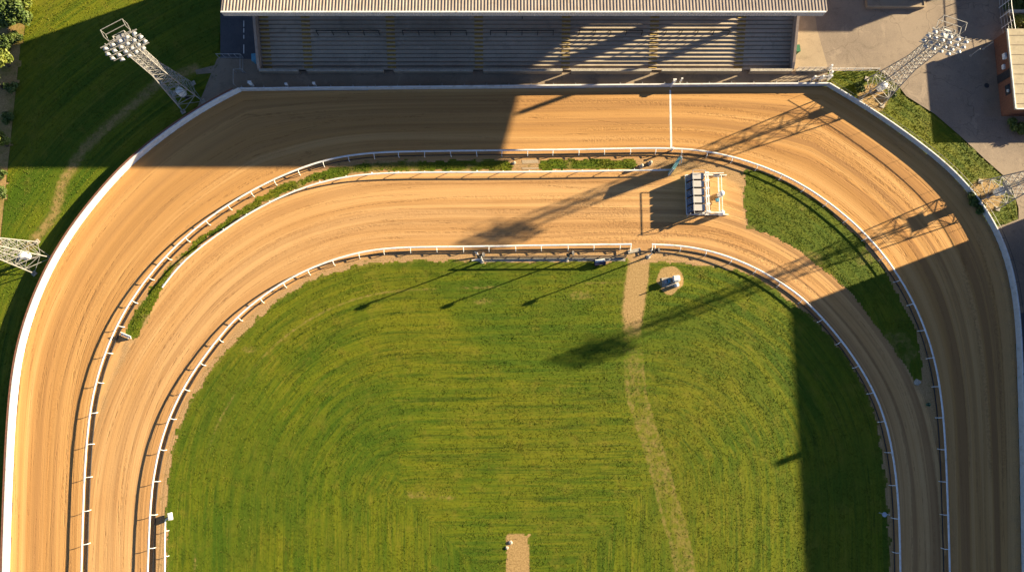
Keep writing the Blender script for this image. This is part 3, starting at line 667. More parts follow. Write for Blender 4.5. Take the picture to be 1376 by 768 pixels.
# things in the bare gap of the strip
for (u, v, s_, lab) in ((861.5,224,.9,'low pale bollard left of the two near the strip end'), (873,220,1.1,'taller pale bollard right of the two near the strip end')):
    p = P(u,v); t = thing('bollard', lab, 'bollard', (p.x,p.y,0), 0, 'pale bollards near the end of the strip')
    MB().lathe([(.22,0),(.2,.35*s_),(.2,.62*s_),(.14,.72*s_),(.05,.75*s_)], (0,0,0), 12).build('body', M_STONE, t, True); MB().lathe([(.3,0),(.3,.05)], (0,0,0), 12).build('base', M_CONC, t)

# teal screen panel
a, b = P(898.5,235), P(908,219.5); c_ = (a+b)/2; L = (b-a).length
t = thing('screen_panel', 'tall narrow teal screen at the end of the short rail', 'screen', (c_.x,c_.y,0), math.atan2(b.y-a.y, b.x-a.x))
MB().box(-L/2,L/2,-.17,.17,.05,2.3).build('board', M_TEAL, t); MB().tube([(L/2+.05,0,0),(L/2+.05,0,2.4)], .07).build('post', M_WHITE, t); MB().tube([(-L/2-.05,0,0),(-L/2-.05,0,2.35)], .05).build('post', M_WHITE, t)
MB().tube([(L/2+.1,0,2.35),(L/2+.1,-.25,1.9),(L/2,-.45,1.0)],.07).build('curved_bar', M_WHITE, t); MB().bar((L/2+.05,-.02,1.0),(L/2+.1,-.5,0),.05).build('brace', M_WHITE, t)
# finish post (both ends of the line)
for (u, v, lab) in ((902,202.5,'short white finish post on the inner rail'), (901.5,117,'short white finish post against the top wall')):
    p = P(u,v); t = thing('finish_post', lab, 'post', (p.x,p.y,0)); MB().box(-.08,.08,-.08,.08,0,.9).build('post', M_WHITE, t, bevel=.02); MB().box(-.14,.14,-.12,.12,.9,.96).build('cap', M_WHITE, t, bevel=.02)

# sign boards
p = P(170,453)
t = thing('notice_board', 'white slanted board on the sand between the two left rails', 'board', (p.x,p.y,0), R(-22))
MB().box(-.62,.62,-.04,.04,.12,.62, Matrix.Rotation(R(-35),4,'X')).build('panel', M_WHITE, t, bevel=.01); MB().bar((-.4,.3,.0),(-.4,0,.4),.05).build('leg', M_WHITE, t); MB().bar((.4,.3,0),(.4,0,.4),.05).build('leg', M_WHITE, t)
p = P(1181,688)
t = thing('horn_speaker', 'small pale round horn on a short post at the right infield edge', 'speaker', (p.x,p.y,0))
MB().tube([(0,0,0),(0,0,.9)], .05).build('post', M_STEEL, t); MB().lathe([(.06,-.12),(.12,0),(.22,.12),(.26,.15),(.22,.16)], (0,0,.98), 16).build('horn', M_GLASSD, t, True); MB().tube([(0,0,.85),(.7,-.08,.85)], .03).build('arm', M_WHITE, t)
# rocks, bucket, stones
def rock(u, v, r_, label, squash=.6):
    p = P(u,v); bm = bmesh.new(); bmesh.ops.create_icosphere(bm, subdivisions=3, radius=r_)
    for q in bm.verts:
        k = 1+.5*(float(vnoise(np.array([q.co.x*3/r_+u]), np.array([q.co.y*3/r_+v+q.co.z*2/r_]))[0])-.5); q.co = Vector((q.co.x*k*1.1, q.co.y*k, max(-.3*r_, q.co.z*k*squash)))
    me = bpy.data.meshes.new('rock'); bm.to_mesh(me); bm.free(); me.materials.append(M_STONE); o = bpy.data.objects.new('rock', me); COL.objects.link(o); o.location = (p.x,p.y,.05)
    return tag(o, label, 'rock')
rock(1232,513,.32,'pale rock on the bare soil below the grass crescent'); rock(686,728,.2,'pale stone at the left edge of the bare rectangle'); rock(681,735,.16,'small grey stone just outside the bare rectangle'); rock(691,219,.18,'small stone beside the drain slab in the strip')
p = P(1245.5,543); t = thing('bucket', 'small green bucket on the bare soil between the right rails', 'bucket', (p.x,p.y,0))
MB().lathe([(.13,0),(.19,.34),(.21,.36),(.17,.35),(.12,.05)], (0,0,0), 14).build('body', M_GREENP, t, True); MB().tube([(.19*math.cos(a_),.03,.34+.12*math.sin(a_)) for a_ in [math.pi*k/6 for k in range(7)]], .01, 5).build('handle', M_STEEL, t)
p = P(690,745); t = thing('pipe_marker', 'thin dark stake at the left edge of the bare rectangle', 'stake', (P(682,750).x,P(682,750).y,0)); MB().tube([(0,0,0),(0,0,.45)], .03).build('stake', M_DARK, t)
# low pipe line along the right side track (edge of the crescent)

# ------------------------------------------------------------ STARTING GATE
c0 = P(925,231); c1 = P(925,286); y1 = P(931,231,1.4).y; y0 = P(931,284,1.4).y; xL = P(931,256,1.4).x; xR = P(946.5,256,1.4).x
t = thing('starting_gate', 'five-bay grey starting gate with blue fronts on the inner sand track', 'starting gate', (xL, y0, 0)); W = xR-xL; Hh = y1-y0; bay = Hh/5
GH = 1.42
for k in range(5):
    b0 = k*bay+.09; b1 = (k+1)*bay-.09
    st = MB().box(0,W,b0,b1,GH-.05,GH).build('roof', M_TRAPR, t, bevel=.012)
    MB().box(.06,W-.04,b0+.02,b0+.06,.06,GH-.052).box(.06,W-.04,b1-.06,b1-.02,.06,GH-.052).build('side_panel', M_DARK, t)
    fr = MB(); fr.add([(-.02,b0,GH-.04),(-.02,b1,GH-.04),(-.38,b1,.12),(-.38,b0,.12),(.02,b0,GH-.04),(.02,b1,GH-.04),(-.34,b1,.12),(-.34,b0,.12)], [(0,3,2,1),(4,5,6,7),(0,1,5,4),(1,2,6,5),(2,3,7,6),(3,0,4,7)])
    f_ = fr.build('front_gate', M_BLUEM, t)
    bb = MB()
    for q in range(4):
        yy = b0+.1+q*(b1-b0-.2)/3; bb.bar((-.11,yy,GH-.1),(-.43,yy,.15),.03)
    bb.build('grille', M_STEEL, f_); MB().box(-.14,-.10,b0+.10,b1-.06,.62,1.24, Matrix.Rotation(R(0),4,'Y')).build('window', M_BLACK, f_)
    MB().box(W-.03,W+.01,b0,b1,.1,GH-.06).build('rear_door', M_WHITED, t)
MB().bar((-.45,-.06,.1),(-.45,Hh+.06,.1),.1).bar((W+.1,-.06,.1),(W+.1,Hh+.06,.1),.1).bar((-.45,-.03,.1),(W+3,-.03,.1),.1).bar((-.45,Hh+.03,.1),(W+3,Hh+.03,.1),.1).build('chassis', M_WHITED, t)
MB().bar((W+.18,-.1,1.5),(W+.18,Hh+.1,1.5),.12).bar((W+.50,0,1.25),(W+.50,Hh,1.25),.10).build('rear_beam', M_WHITE, t)
for k in range(6):
    yy = min(max(k*bay, .06), Hh-.06)
    MB().bar((W+.2,yy,.1),(W+.2,yy,1.5),.09).bar((W+.14,yy,1.4),(W+.56,yy,1.22),.12).bar((W+.5,yy,.1),(W+.5,yy,1.25),.07).build('upright', M_WHITE, t)
    MB().lathe([(.12,-.07),(.14,0),(.12,.07)], (W+.5,yy,1.32), 10).build('hinge', M_WHITED, t)
MB().bar((W+.2,Hh-.02,.95),(W+2.4,Hh+.02,.95),.09).build('side_rail', M_WHITE, t); MB().bar((W+.2,.02,.9),(W+2.2,0,.9),.12).build('side_rail', M_WHITE, t)
MB().bar((W+1.92,.1,.42),(W+1.92,Hh,.42),.12).bar((W+2.28,.1,.42),(W+2.28,Hh-.1,.42),.07).build('tow_beam', M_WHITE, t)
MB().bar((W+1.92,.02,0),(W+1.92,.02,.92),.08).bar((W+1.95,Hh,0),(W+1.95,Hh,.95),.08).build('upright', M_WHITE, t)
MB().lathe([(.30,0),(.34,.1),(.34,.75),(.30,.95),(.18,1.08),(.05,1.12)], (W+2.1,bay*2.45,.05), 18).build('tank', M_WHITE, t, True)
MB().lathe([(.26,0),(.30,.1),(.30,.6),(.26,.8),(.14,.9),(.04,.92)], (W+2.1,.05,.05), 18).build('tank', M_WHITE, t, True)
MB().box(W+1.55,W+1.9,Hh*.3,Hh*.3+.4,.2,.6).build('battery_box', M_BIN, t, bevel=.03); MB().box(W+1.3,W+2.0,Hh-.35,Hh-.05,.55,.8).build('tool_tray', M_STEEL, t, bevel=.03)
# raised front hoop
MB().tube([(-.42,-.3,0),(-.42,-.3,1.75)], .05).build('hoop_leg', M_STEEL, t); MB().tube([(.0,-.32,1.72),(.0,Hh+.1,1.72)], .035).build('hoop_bar', M_STEEL, t)
MB().tube([(.0,-.32,1.72),(W+.2,-.12,1.72),(W+.2,-.1,1.5)], .03).tube([(.0,Hh+.1,1.72),(W+.2,Hh+.08,1.72),(W+.2,Hh+.08,1.5)], .03).build('hoop_arm', M_STEEL, t)

# ------------------------------------------------------------ FLOODLIGHT TOWERS
def tower(base, yaw, h, label):
    """yaw: direction (rad) the lamps face"""
    t = thing('floodlight_tower', label, 'floodlight tower', (base.x,base.y,0), yaw, 'floodlight towers round the track')
    B0, B1 = 1.28, .60; hk = 12.0
    def hw(z): return B0+(B1-B0)*min(1, z/7.5) if z < 7.5 else B1
    lev = [0,1.6,3.1,4.5,5.7,6.8,7.7,8.6,9.4,10.2,11.0,11.8,h-.8]
    cs = [(1,1),(-1,1),(-1,-1),(1,-1)]
    for sx, sy in cs:
        MB().tube([(sx*hw(z), sy*hw(z), z) for z in lev], [.065]*5+[.05]*8, 6).build('leg', M_STEELW, t)
    br = MB()
    for f in range(4):
        a, b = cs[f], cs[(f+1)%4]
        for i in range(len(lev)-1):
            z0, z1 = lev[i], lev[i+1]; w0, w1 = hw(z0), hw(z1)
            br.bar((a[0]*w0,a[1]*w0,z0),(b[0]*w1,b[1]*w1,z1),.038); br.bar((b[0]*w0,b[1]*w0,z0),(a[0]*w1,a[1]*w1,z1),.038)
            br.bar((a[0]*w1,a[1]*w1,z1),(b[0]*w1,b[1]*w1,z1),.045)
    br.build('bracing', M_STEELW, t)
    ld = MB()
    for s_ in (-.2,.2): ld.bar((-hw(0)*.2,s_,0),(-.1,s_,h-1),.04)
    for k in range(38): z = .3+k*.32; x = -hw(0)*.2+(hw(0)*.2-.1)*z/(h-1); ld.bar((x,-.2,z),(x,.2,z),.03)
    ld.build('ladder', M_STEELW, t)
    MB().lathe([(.42,.0),(.45,.05),(.45,.85),(.40,1.0),(.2,1.08)], (.1,-.05,1.3), 18).build('drum', M_WHITE, t, True)
    MB().lathe([(.2,0),(.2,1.3)], (.1,-.05,0), 10).build('drum_stand', M_DARK, t)
    # lamp rack: rows leaning forward
    rack = MB(); rows = [(h-2.0,.85,4),(h-1.4,.72,6),(h-.75,.58,6),(h-.1,.45,5)]
    for z, x, k in rows: rack.bar((x,-1.9,z),(x,1.9,z),.08)
    for yy in (-1.3,-.45,.45,1.3): rack.bar((.92,yy,h-2.3),(.40,yy,h+.1),.07); rack.bar((.55,yy,h-1),(-.5,yy,h-1.2),.06)
    rack.build('lamp_rack', M_STEELW, t)
    lm = MB().lathe([(.08,-.22),(.18,-.17),(.24,-.05),(.26,.04)], (0,0,0), 14).mesh('lamp', M_LAMP, True)
    lg = MB().lathe([(.25,.041),(.21,.065),(.12,.085)], (0,0,0), 14).mesh('lens', M_GLASSD, True)
    for z, x, k in rows:
        for i in range(k):
            yy = (i-(k-1)/2)*(.70 if k > 5 else .76)
            fan = -yy*.08
            o = inst('lamp', lm, t, (x+.30, yy, z-.08), rot=(0, R(118+random.uniform(-4,4)), R(yy*9)))
            inst('lens', lg, o)
    # rear cage platform
    pf = MB(); zp = h-1.0; px0, px1, pw_ = -1.25, -.4, 1.15
    for (a, b) in (((px1,-pw_),(px0,-pw_)),((px0,-pw_),(px0,pw_)),((px0,pw_),(px1,pw_)),((px1,pw_),(px1,-pw_))):
        pf.bar((*a,zp),(*b,zp),.05)
        if a[0] != b[0] or a[0] == px0: pf.bar((*a,zp+.85),(*b,zp+.85),.045)
    for q in ((px1,-pw_),(px0,-pw_),(px0,pw_),(px1,pw_)): pf.bar((*q,zp),(*q,zp+.85),.045)
    pf.build('platform', M_STEELW, t)
    MB().box(-.55,.55,-.4,.4,zp+.02,zp+.06).build('deck', M_STEEL, t)
    for sx, sy in cs: MB().box(sx*B0-.25,sx*B0+.25,sy*B0-.25,sy*B0+.25,-.05,.06).build('footing', M_STONE, t)
    return t
def face_to(base, tgt): return math.atan2(tgt.y-base.y, tgt.x-base.x)
ctr = P(688,330)
for (u, v, h, lab, yw) in ((253,131,14.7,'lattice floodlight tower on the dark lawn at the top left bend',-60),
                           (1175,124,14.4,'lattice floodlight tower on the grass verge beside the yard',-110),
                           (1329,262,15.0,'lattice floodlight tower at the right edge with its head outside the photo',-108),
                           (48,346,14.4,'lattice floodlight tower at the left edge with its head outside the photo',-45)):
    b_ = P(u,v); tw = tower(b_, R(yw), h, lab)
    if u == 1329: MB().box(-.04,.04,-.85,.85,2.35,2.95, Matrix.Rotation(R(108+20),4,'Z')@Matrix.Translation((.2,0,0))).build('notice_panel', M_STEELW, tw)

# ------------------------------------------------------------ GRANDSTAND
RX0, RX1, RYF, RYB, RH = -29.85, 32.2, 37.38, 50.5, 10.5
gs = thing('grandstand', 'long grandstand with corrugated roof and stepped concrete terrace', 'grandstand', (0,0,0))
# corrugated roof: real profile
def roof_z(y): return RH-(y-RYF)*.09
mb = MB(); pitch = .34; x = RX0; prof = []
while x < RX1-.01:
    prof += [(x,0),(x+.19,0),(x+.215,.05),(x+.315,.05)]; x += pitch
prof.append((min(x, RX1),0))
vs = [(px_, RYF, RH+pz) for px_, pz in prof]+[(px_, RYB, roof_z(RYB)+pz) for px_, pz in prof]; k = len(prof)
mb.add(vs, [(i, i+1, k+i+1, k+i) for i in range(k-1)]); ro = mb.build('roof', M_ROOF, gs)
tk = MB().box(RX0+.1,RX1-.1,RYF+.05,RYF+.25,RH-.35,RH-.02).box(RX0+.1,RX1-.1,RYB-.3,RYB-.1,roof_z(RYB)-.5,roof_z(RYB)-.1)
for k in range(10): xx = RX0+.8+k*(RX1-RX0-1.6)/9; tk.bar((xx,RYF+.3,RH-.2),(xx,RYB-.3,roof_z(RYB)-.2),.14,.2)
tk.build('rafter', M_STEEL, ro)
fz = []; x = RX0+.03
while x < RX1-.3: fz += [(x,-.10),(x+.17,-.10),(x+.19,-.13),(x+.29,-.13)]; x += .31
fz.append((RX1-.03,-.10)); k = len(fz)
vs = [(a_,RYF+b_,RH-.68) for a_, b_ in fz]+[(a_,RYF+b_,RH+.03) for a_, b_ in fz]+[(a_,RYF-.02,RH-.68) for a_, b_ in fz]+[(a_,RYF-.02,RH+.03) for a_, b_ in fz]
MB().add(vs, [(i,i+1,k+i+1,k+i) for i in range(k-1)]+[(2*k+i+1,2*k+i,3*k+i,3*k+i+1) for i in range(k-1)]+[(i+1,i,2*k+i,2*k+i+1) for i in range(k-1)]+[(k+i,k+i+1,3*k+i+1,3*k+i) for i in range(k-1)]+[(0,k,3*k,2*k),(k-1,3*k-1,4*k-1,2*k-1)][:1]).build('fascia', M_FASC, gs)
MB().bar((RX0,RYF-.06,RH+.06),(RX1,RYF-.06,RH+.06),.16,.05).build('ridge_trim', M_WHITED, ro)
for xx in (RX0+.06, RX1-.06): MB().bar((xx,RYF+.02,RH-.12),(xx,RYB,roof_z(RYB)-.12),.06,.2).build('side_fascia', M_FASC, gs)
# terrace
TX0, TX1 = -29.25, 32.45; TY = P(700,95).y; NS = 18; TD = .425; TR = .17
te = MB(); pts = [(TY,0)]
for i in range(NS): pts += [(TY+i*TD, (i+1)*TR), (TY+(i+1)*TD, (i+1)*TR)]
pts += [(TY+NS*TD, -.05), (TY, -.05)]
k = len(pts); vs = [(TX0,y,z) for y, z in pts]+[(TX1,y,z) for y, z in pts]
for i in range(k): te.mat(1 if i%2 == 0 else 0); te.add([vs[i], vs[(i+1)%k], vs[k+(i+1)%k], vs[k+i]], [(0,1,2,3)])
M_RISER = simple('shade painted riser', (.13,.115,.10), .9, 0, .3, 1.2)  # same concrete as the treads; shade of the unlit risers painted into the colour
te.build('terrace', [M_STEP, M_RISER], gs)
nos = MB()
for i in range(NS): nos.box(TX0+.02,TX1-.02,TY+i*TD-.012,TY+i*TD+.05,(i+1)*TR-.03,(i+1)*TR+.006)
nos.build('step_edge', M_WALK, gs)
aisles = [P(u,60,1.8).x for u in (410,524,643,761,880,997)]+[TX0+.62]
for ax in aisles:
    st = MB(); ye = MB()
    for i in range(NS-1):
        for s_ in range(2):
            z = (i+(s_+1)/2)*TR+.012+TR*.3; y = TY+i*TD+s_*TD/2-.0
            st.box(ax-.5,ax+.5,y,y+TD/2-.002,-.0+i*TR,z); ye.box(ax-.48,ax+.48,y-.004,y+.075,z-.02,z+.006)
    o = st.build('aisle_stair', M_STAIR, gs); ye.build('step_edging', M_YEL, o)
# side walls following the slope
for xx, nm in ((TX0-.32, 'west'), (TX1+.02, 'east')):
    top = 1.15
    vs = []; yy0 = TY-.2; yy1 = TY+NS*TD
    for x_ in (xx, xx+.3):
        vs += [(x_,yy0,-.05),(x_,yy1,-.05),(x_,yy1,NS*TR+top),(x_,yy0+.6,top+.2),(x_,yy0,top*.8)]
    MB().add(vs, [(0,1,2,3,4),(9,8,7,6,5),(0,5,6,1),(1,6,7,2),(2,7,8,3),(3,8,9,4),(4,9,5,0)]).build('side_wall', M_PINK, gs)
# closed rear block
EY = TY+NS*TD+.02
MB().box(-29.4,31.6,EY,RYB-.4,-.05,4.45).build('rear_block', M_PINK, gs)
MB().box(-29.4,32.2,RYB-.38,RYB-.15,-.05,roof_z(RYB)-.35).build('rear_wall', M_PINK, gs); MB().box(-29.42,-29.2,EY,RYB-.4,4.455,9.2).build('end_wall', M_PINK, gs)
MB().box(31.5,31.65,45.6,46.9,4.455,8.6).build('end_panel', M_PINK, gs)
wn = MB()
for k in range(15): wn.box(-28+k*4.0,-28+k*4.0+2.6,RYB-.43,RYB-.385,5.4,6.6)
wn.build('window', M_GLAZE, gs)
for cx in (TX1-.1, 2.0, -14, TX0+.1):
    MB().box(cx-.2,cx+.2,EY-1.1,EY-.7,NS*TR-.6,roof_z(EY-1)-.3).build('column', M_STEEL, gs)
MB().tube([(1.2,EY-2.4,2.2),(1.2,EY-2.4,RH-1.0)], .05).build('downpipe', M_DARK, gs)
# front parapet with gaps
fy = P(700,98.5).y; gaps = [(P(a,98).x, P(b,98).x) for a, b in ((404,415),(517,531),(636,650),(755,767),(873,887),(993,1005))]
xs = TX0-.1
fw = []
for g0, g1 in gaps+[(TX1+.1, None)]:
    MB().box(xs,g0,fy-.12,fy+.1,-.02,.85).build('front_wall', M_WALK, gs); MB().box(xs-.02,g0+.02,fy-.16,fy+.14,.85,.92).build('wall_coping', M_STONE, gs); xs = g1
# crush barriers
def barrier(x0, x1, label):
    st_ = 8; y = TY+st_*TD+.22; z = (st_+1)*TR
    t = thing('crush_barrier', label, 'barrier', (x0,y,z), 0, 'crush barriers on the terrace'); L = x1-x0
    MB().tube([(0,0,1.05),(L,0,1.05)], .06, 8).build('top_bar', M_BLACK, t)
    n = 5
    for k in range(n):
        xx = k*L/(n-1); MB().tube([(xx,0,1.05),(xx,-.02,0)], .045).tube([(xx,0,1.0),(xx+.0,.42,TR)], .035).build('leg', M_BLACK, t)
for (a, b, lab) in ((424,508,'dark crush barrier in the second terrace bay from the left'), (540,626,'dark crush barrier in the third terrace bay from the left'), (659,744,'dark crush barrier in the terrace bay where the shadow edge starts'),
                    (779,864,'dark crush barrier in the half lit terrace bay'), (896,982,'dark crush barrier in the last wide terrace bay on the right')):
    barrier(P(a,48,2.6).x, P(b,48,2.6).x, lab)
# bits along the track-side walkway
def small_post(u, v, h, label, w=.12):
    p = P(u,v); t = thing('marker_post', label, 'post', (p.x,p.y,0)); MB().box(-w,w,-w*.7,w*.7,0,h).build('post', M_WHITE, t, bevel=.02); MB().box(-w*1.3,w*1.3,-w,w,h,h+.06).build('cap', M_WHITED, t); return t
small_post(340,116,1.1,'tall white marker post by the wall corner at the stand west end',.16); small_post(387.5,117,.9,'small white marker post on the dark walkway below the second aisle'); small_post(424.5,116,.9,'white marker post standing alone on the shaded walkway')
small_post(904,113,1.1,'white marker post behind the wall by the finish line',.15); small_post(913,112,1.3,'thin white marker post right of the finish line',.08)
# gate enclosure at the east end
g0 = P(1090,112); g1 = P(1112,111); g2 = P(1112,94)
t = thing('gate_enclosure', 'white railed enclosure at the right end of the stand walkway', 'gate', (0,0,0))
MB().tube([(g0.x,g0.y+.3,1.1),(g1.x,g1.y+.3,1.1),(g2.x,g2.y,1.1)], .05).build('top_rail', M_WHITE, t); MB().tube([(g0.x,g0.y+.3,.55),(g1.x,g1.y+.3,.55),(g2.x,g2.y,.55)], .035).build('mid_rail', M_WHITE, t)
for q in ((g0.x,g0.y+.3),((g0.x+g1.x)/2,g0.y+.35),(g1.x,g1.y+.3),(g2.x,(g1.y+g2.y)/2),(g2.x,g2.y)): MB().box(q[0]-.1,q[0]+.1,q[1]-.1,q[1]+.1,0,1.25).build('post', M_WHITE, t)
t = thing('handrail', 'long steel handrail on the low kerb right of the terrace', 'handrail', (0,0,0))
a = P(1068,98); b = P(1108,96)
MB().box(a.x,b.x,b.y-.1,b.y+.1,0,.35).build('kerb', M_STONE, t); MB().tube([(a.x,b.y,1.05),(b.x,b.y,1.05)], .035).tube([(a.x,b.y,.7),(b.x,b.y,.7)], .025).build('rail', M_STEEL, t)
for k in range(6): xx = a.x+.05+k*(b.x-a.x-.1)/5; MB().tube([(xx,b.y,.3),(xx,b.y,1.05)], .035).build('post', M_STEEL, t)
# small west enclosure
a = P(318,98); b = P(318,117)
t = thing('handrail', 'grey tube handrail at the left end of the stand walkway', 'handrail', (0,0,0))
MB().tube([(a.x+1,a.y,1),(a.x,a.y,1),(b.x,b.y,1)], .045).build('rail', M_STEELW, t)
for q in ((a.x+1,a.y),(a.x,a.y),(b.x,b.y)): MB().tube([(q[0],q[1],0),(q[0],q[1],1)], .045).build('post', M_STEELW, t)
# bins
def bin_(u, v, m, label, s=1.0):
    p = P(u,v); t = thing('wheelie_bin', label, 'bin', (p.x,p.y,0), R(5))
    vs = [(-.25,-.3,.08),(.25,-.3,.08),(.25,.28,.08),(-.25,.28,.08),(-.3,-.36,.95),(.3,-.36,.95),(.3,.36,.95),(-.3,.36,.95)]
    MB().add([Vector(q)*s for q in vs], [(0,3,2,1),(4,5,6,7),(0,1,5,4),(1,2,6,5),(2,3,7,6),(3,0,4,7)]).build('body', m, t, bevel=.02); MB().box(-.33*s,.33*s,-.4*s,.4*s,.955*s,1.03*s).build('lid', m, t, bevel=.03)
    for x_ in (-.25,.25): MB().lathe([(.1,-.03),(.1,.03)], (x_*s,.3*s,.1), 10, Matrix.Rotation(R(90),4,'Y')).build('wheel', M_BLACK, t)
bin_(347,83,M_BIN,'light blue wheelie bin against the left terrace side wall',1.15); bin_(1066,71,M_GREENP,'dark green wheelie bin beside the right terrace side wall',1.1)
# low concrete box fence on west yard
p0 = P(295,78); p1 = P(327,78); p2 = P(327,98)
t = thing('yard_fence', 'low grey mesh fence round the paved corner left of the stand', 'fence', (0,0,0))
MB().tube([(p0.x,p0.y,1.0),(p1.x,p1.y,1.0),(p2.x,p2.y,1.0)], .035).tube([(p0.x,p0.y,.15),(p1.x,p1.y,.15),(p2.x,p2.y,.15)], .03).build('rail', M_STEEL, t)
for k in range(5): q = p0.lerp(p1, k/4); MB().tube([(q.x,q.y,0),(q.x,q.y,1.05)], .04).build('post', M_STEEL, t)
q = p2; MB().tube([(q.x,q.y,0),(q.x,q.y,1.05)], .04).build('post', M_STEEL, t)

# ------------------------------------------------------------ RIGHT SIDE BUILDINGS
def block(name, label, x0, x1, y0, y1, h, wm, rm, windows=(), par=.0, cat='building'):
    t = thing(name, label, cat, (x0,y0,0))
    w, d = x1-x0, y1-y0
    MB().box(0,w,0,d,-.05,h).build('wall', wm, t)
    ro_ = MB().box(-.15,w+.15,-.15,d+.15,h+.002,h+.16).build('roof', rm, t)
    for (sx, sy, ex, ey, z0, z1) in windows: MB().box(sx,ex,sy,ey,z0,z1).build('window', M_GLAZE, t)
    return t
bx = P(1341,110).x; by0 = P(1344,156).y; by1 = P(1337,54).y
t = block('brick_building', 'brown brick building with flat tan roof at the right edge', bx, bx+14, by0, by1, 2.2, M_BRICK, M_ROOFT, ((-.03,2.0,.05,3.2,1.0,1.8),(3.0,-.03,4.5,.05,1.0,1.8)))
d_ = by1-by0; se = MB()
for k in range(8): se.box(.1,14,.5+k*d_/8,.56+k*d_/8,2.362,2.385)
se.build('roof_seam', M_WALK, t)
MB().box(.0,14.1,-.16,-.05,2.35,2.47).box(-.16,-.05,-.1,d_+.1,2.35,2.47).build('roof_edge', M_WHITED, t)
for (yy, zz, s_) in ((d_*.70,1.4,.42),(d_*.58,1.1,.34),(d_*.26,1.4,.2)):
    MB().box(-.45*s_-.1,-.0,yy-s_*.8,yy+s_*.8,zz,zz+s_).build('wall_unit', M_WHITE, t, bevel=.03)
MB().box(-.07,-.0,d_*.42,d_*.42+.95,0,2.05).build('door', M_DARK, t)
flat_sheet('concrete_landing', PL([(1317,72),(1340,60),(1344,157),(1323,157)]), -.012, M_WALK)
p = P(1326,115); t = tag(MB().lathe([(.3,-.02),(.3,.0),(.26,.012)], (p.x,p.y,0), 20).build('manhole_cover', M_DARK), 'round dark manhole cover on the landing by the brick building', 'manhole')
# off-frame neighbours that throw the big shadows
c_ = upsun(P(1062,415), 10.0)
t = block('office_block', 'tall plain block beyond the right bend throwing the large shadow', c_.x, c_.x+14, -70, c_.y, 9.85, M_BRICK, M_ROOFT)
q = upsun(P(1036,623), 10.9); q0 = q.y+70
MB().tube([(.5,q0,9.9),(.5,q0,10.9)], .35, 10).build('chimney', M_BRICK, t)
c_ = upsun(P(1142,41), 7.0); block('service_block', 'plain block north of the yard throwing shadow by the stand', c_.x-18, c_.x, c_.y, c_.y+12, 6.85, M_BRICK, M_ROOFT)
c_ = upsun(P(1290,50), 4.0); block('garden_shed', 'plain shed past the yard corner', c_.x, c_.x+10, c_.y, c_.y+7, 3.85, M_BRICK, M_ROOFT, cat='shed')
# low platform at the top
a = P(1163,12); b = P(1240,12)
t = thing('loading_platform', 'low concrete platform at the top edge of the yard', 'platform', (a.x,a.y,0))
MB().box(0,b.x-a.x,0,6,-.02,.45).build('slab', M_WALK, t); MB().box(b.x-a.x-.12,b.x-a.x+.04,-.04,6,.45,.52).box(0,b.x-a.x-.12,-.04,.12,.45,.52).build('edge', M_CONC, t)
# fences, garden
def wire_fence(pts, h, label, n, m=M_STEEL, mm=2):
    t = thing('wire_fence', label, 'fence', (0,0,0)); r_ = MB(); cum = [0]
    for k in range(mm+1):
        z = h-k*h/(mm+.3); r_.tube([(p.x,p.y,z) for p in pts], .035 if k == 0 else .015, 5)
    r_.build('wire', m, t)
    L = sum((pts[i+1]-pts[i]).length for i in range(len(pts)-1)); 
    for p, d in along([Vector((p.x,p.y,0)) for p in pts], L/n-.001, 0): MB().tube([(0,0,0),(0,0,h+.05)], .05).build('post', m, t, loc=(p.x,p.y,0))
    return t
wire_fence(PL([(1340,-30),(1343,20),(1348,52)]), 2.0, 'pale wire fence between the yard and the garden', 6, M_WHITED, 4)
wire_fence([P(1114,95.5), P(1178,95.5)], .7, 'low pale rail along the yard side of the verge', 6, M_WHITED, 1)
a, b = P(1347,21), P(1376,19); t = thing('garden_wall', 'low pale wall across the garden at the top right corner', 'wall', (a.x,a.y,0)); MB().box(0,12,-.15,.15,0,.9).build('wall', M_CONC, t); MB().box(-.03,12,-.2,.2,.9,.98).build('coping', M_STONE, t)
def post_gate(u, v, label):
    p = P(u,v); t = thing('fence_post', label, 'post', (p.x,p.y,0), 0, 'posts on the yard'); MB().tube([(0,0,0),(0,0,1.7)], .06).build('post', M_STEELW, t); MB().lathe([(.16,0),(.16,.08)], (0,0,0), 10).build('base', M_STONE, t)
post_gate(1304,75,'steel post in the yard left of the brick building'); post_gate(1321,66,'steel post in the yard nearest the brick building corner')
pp = PL([(1304,75),(1340,55)]); 
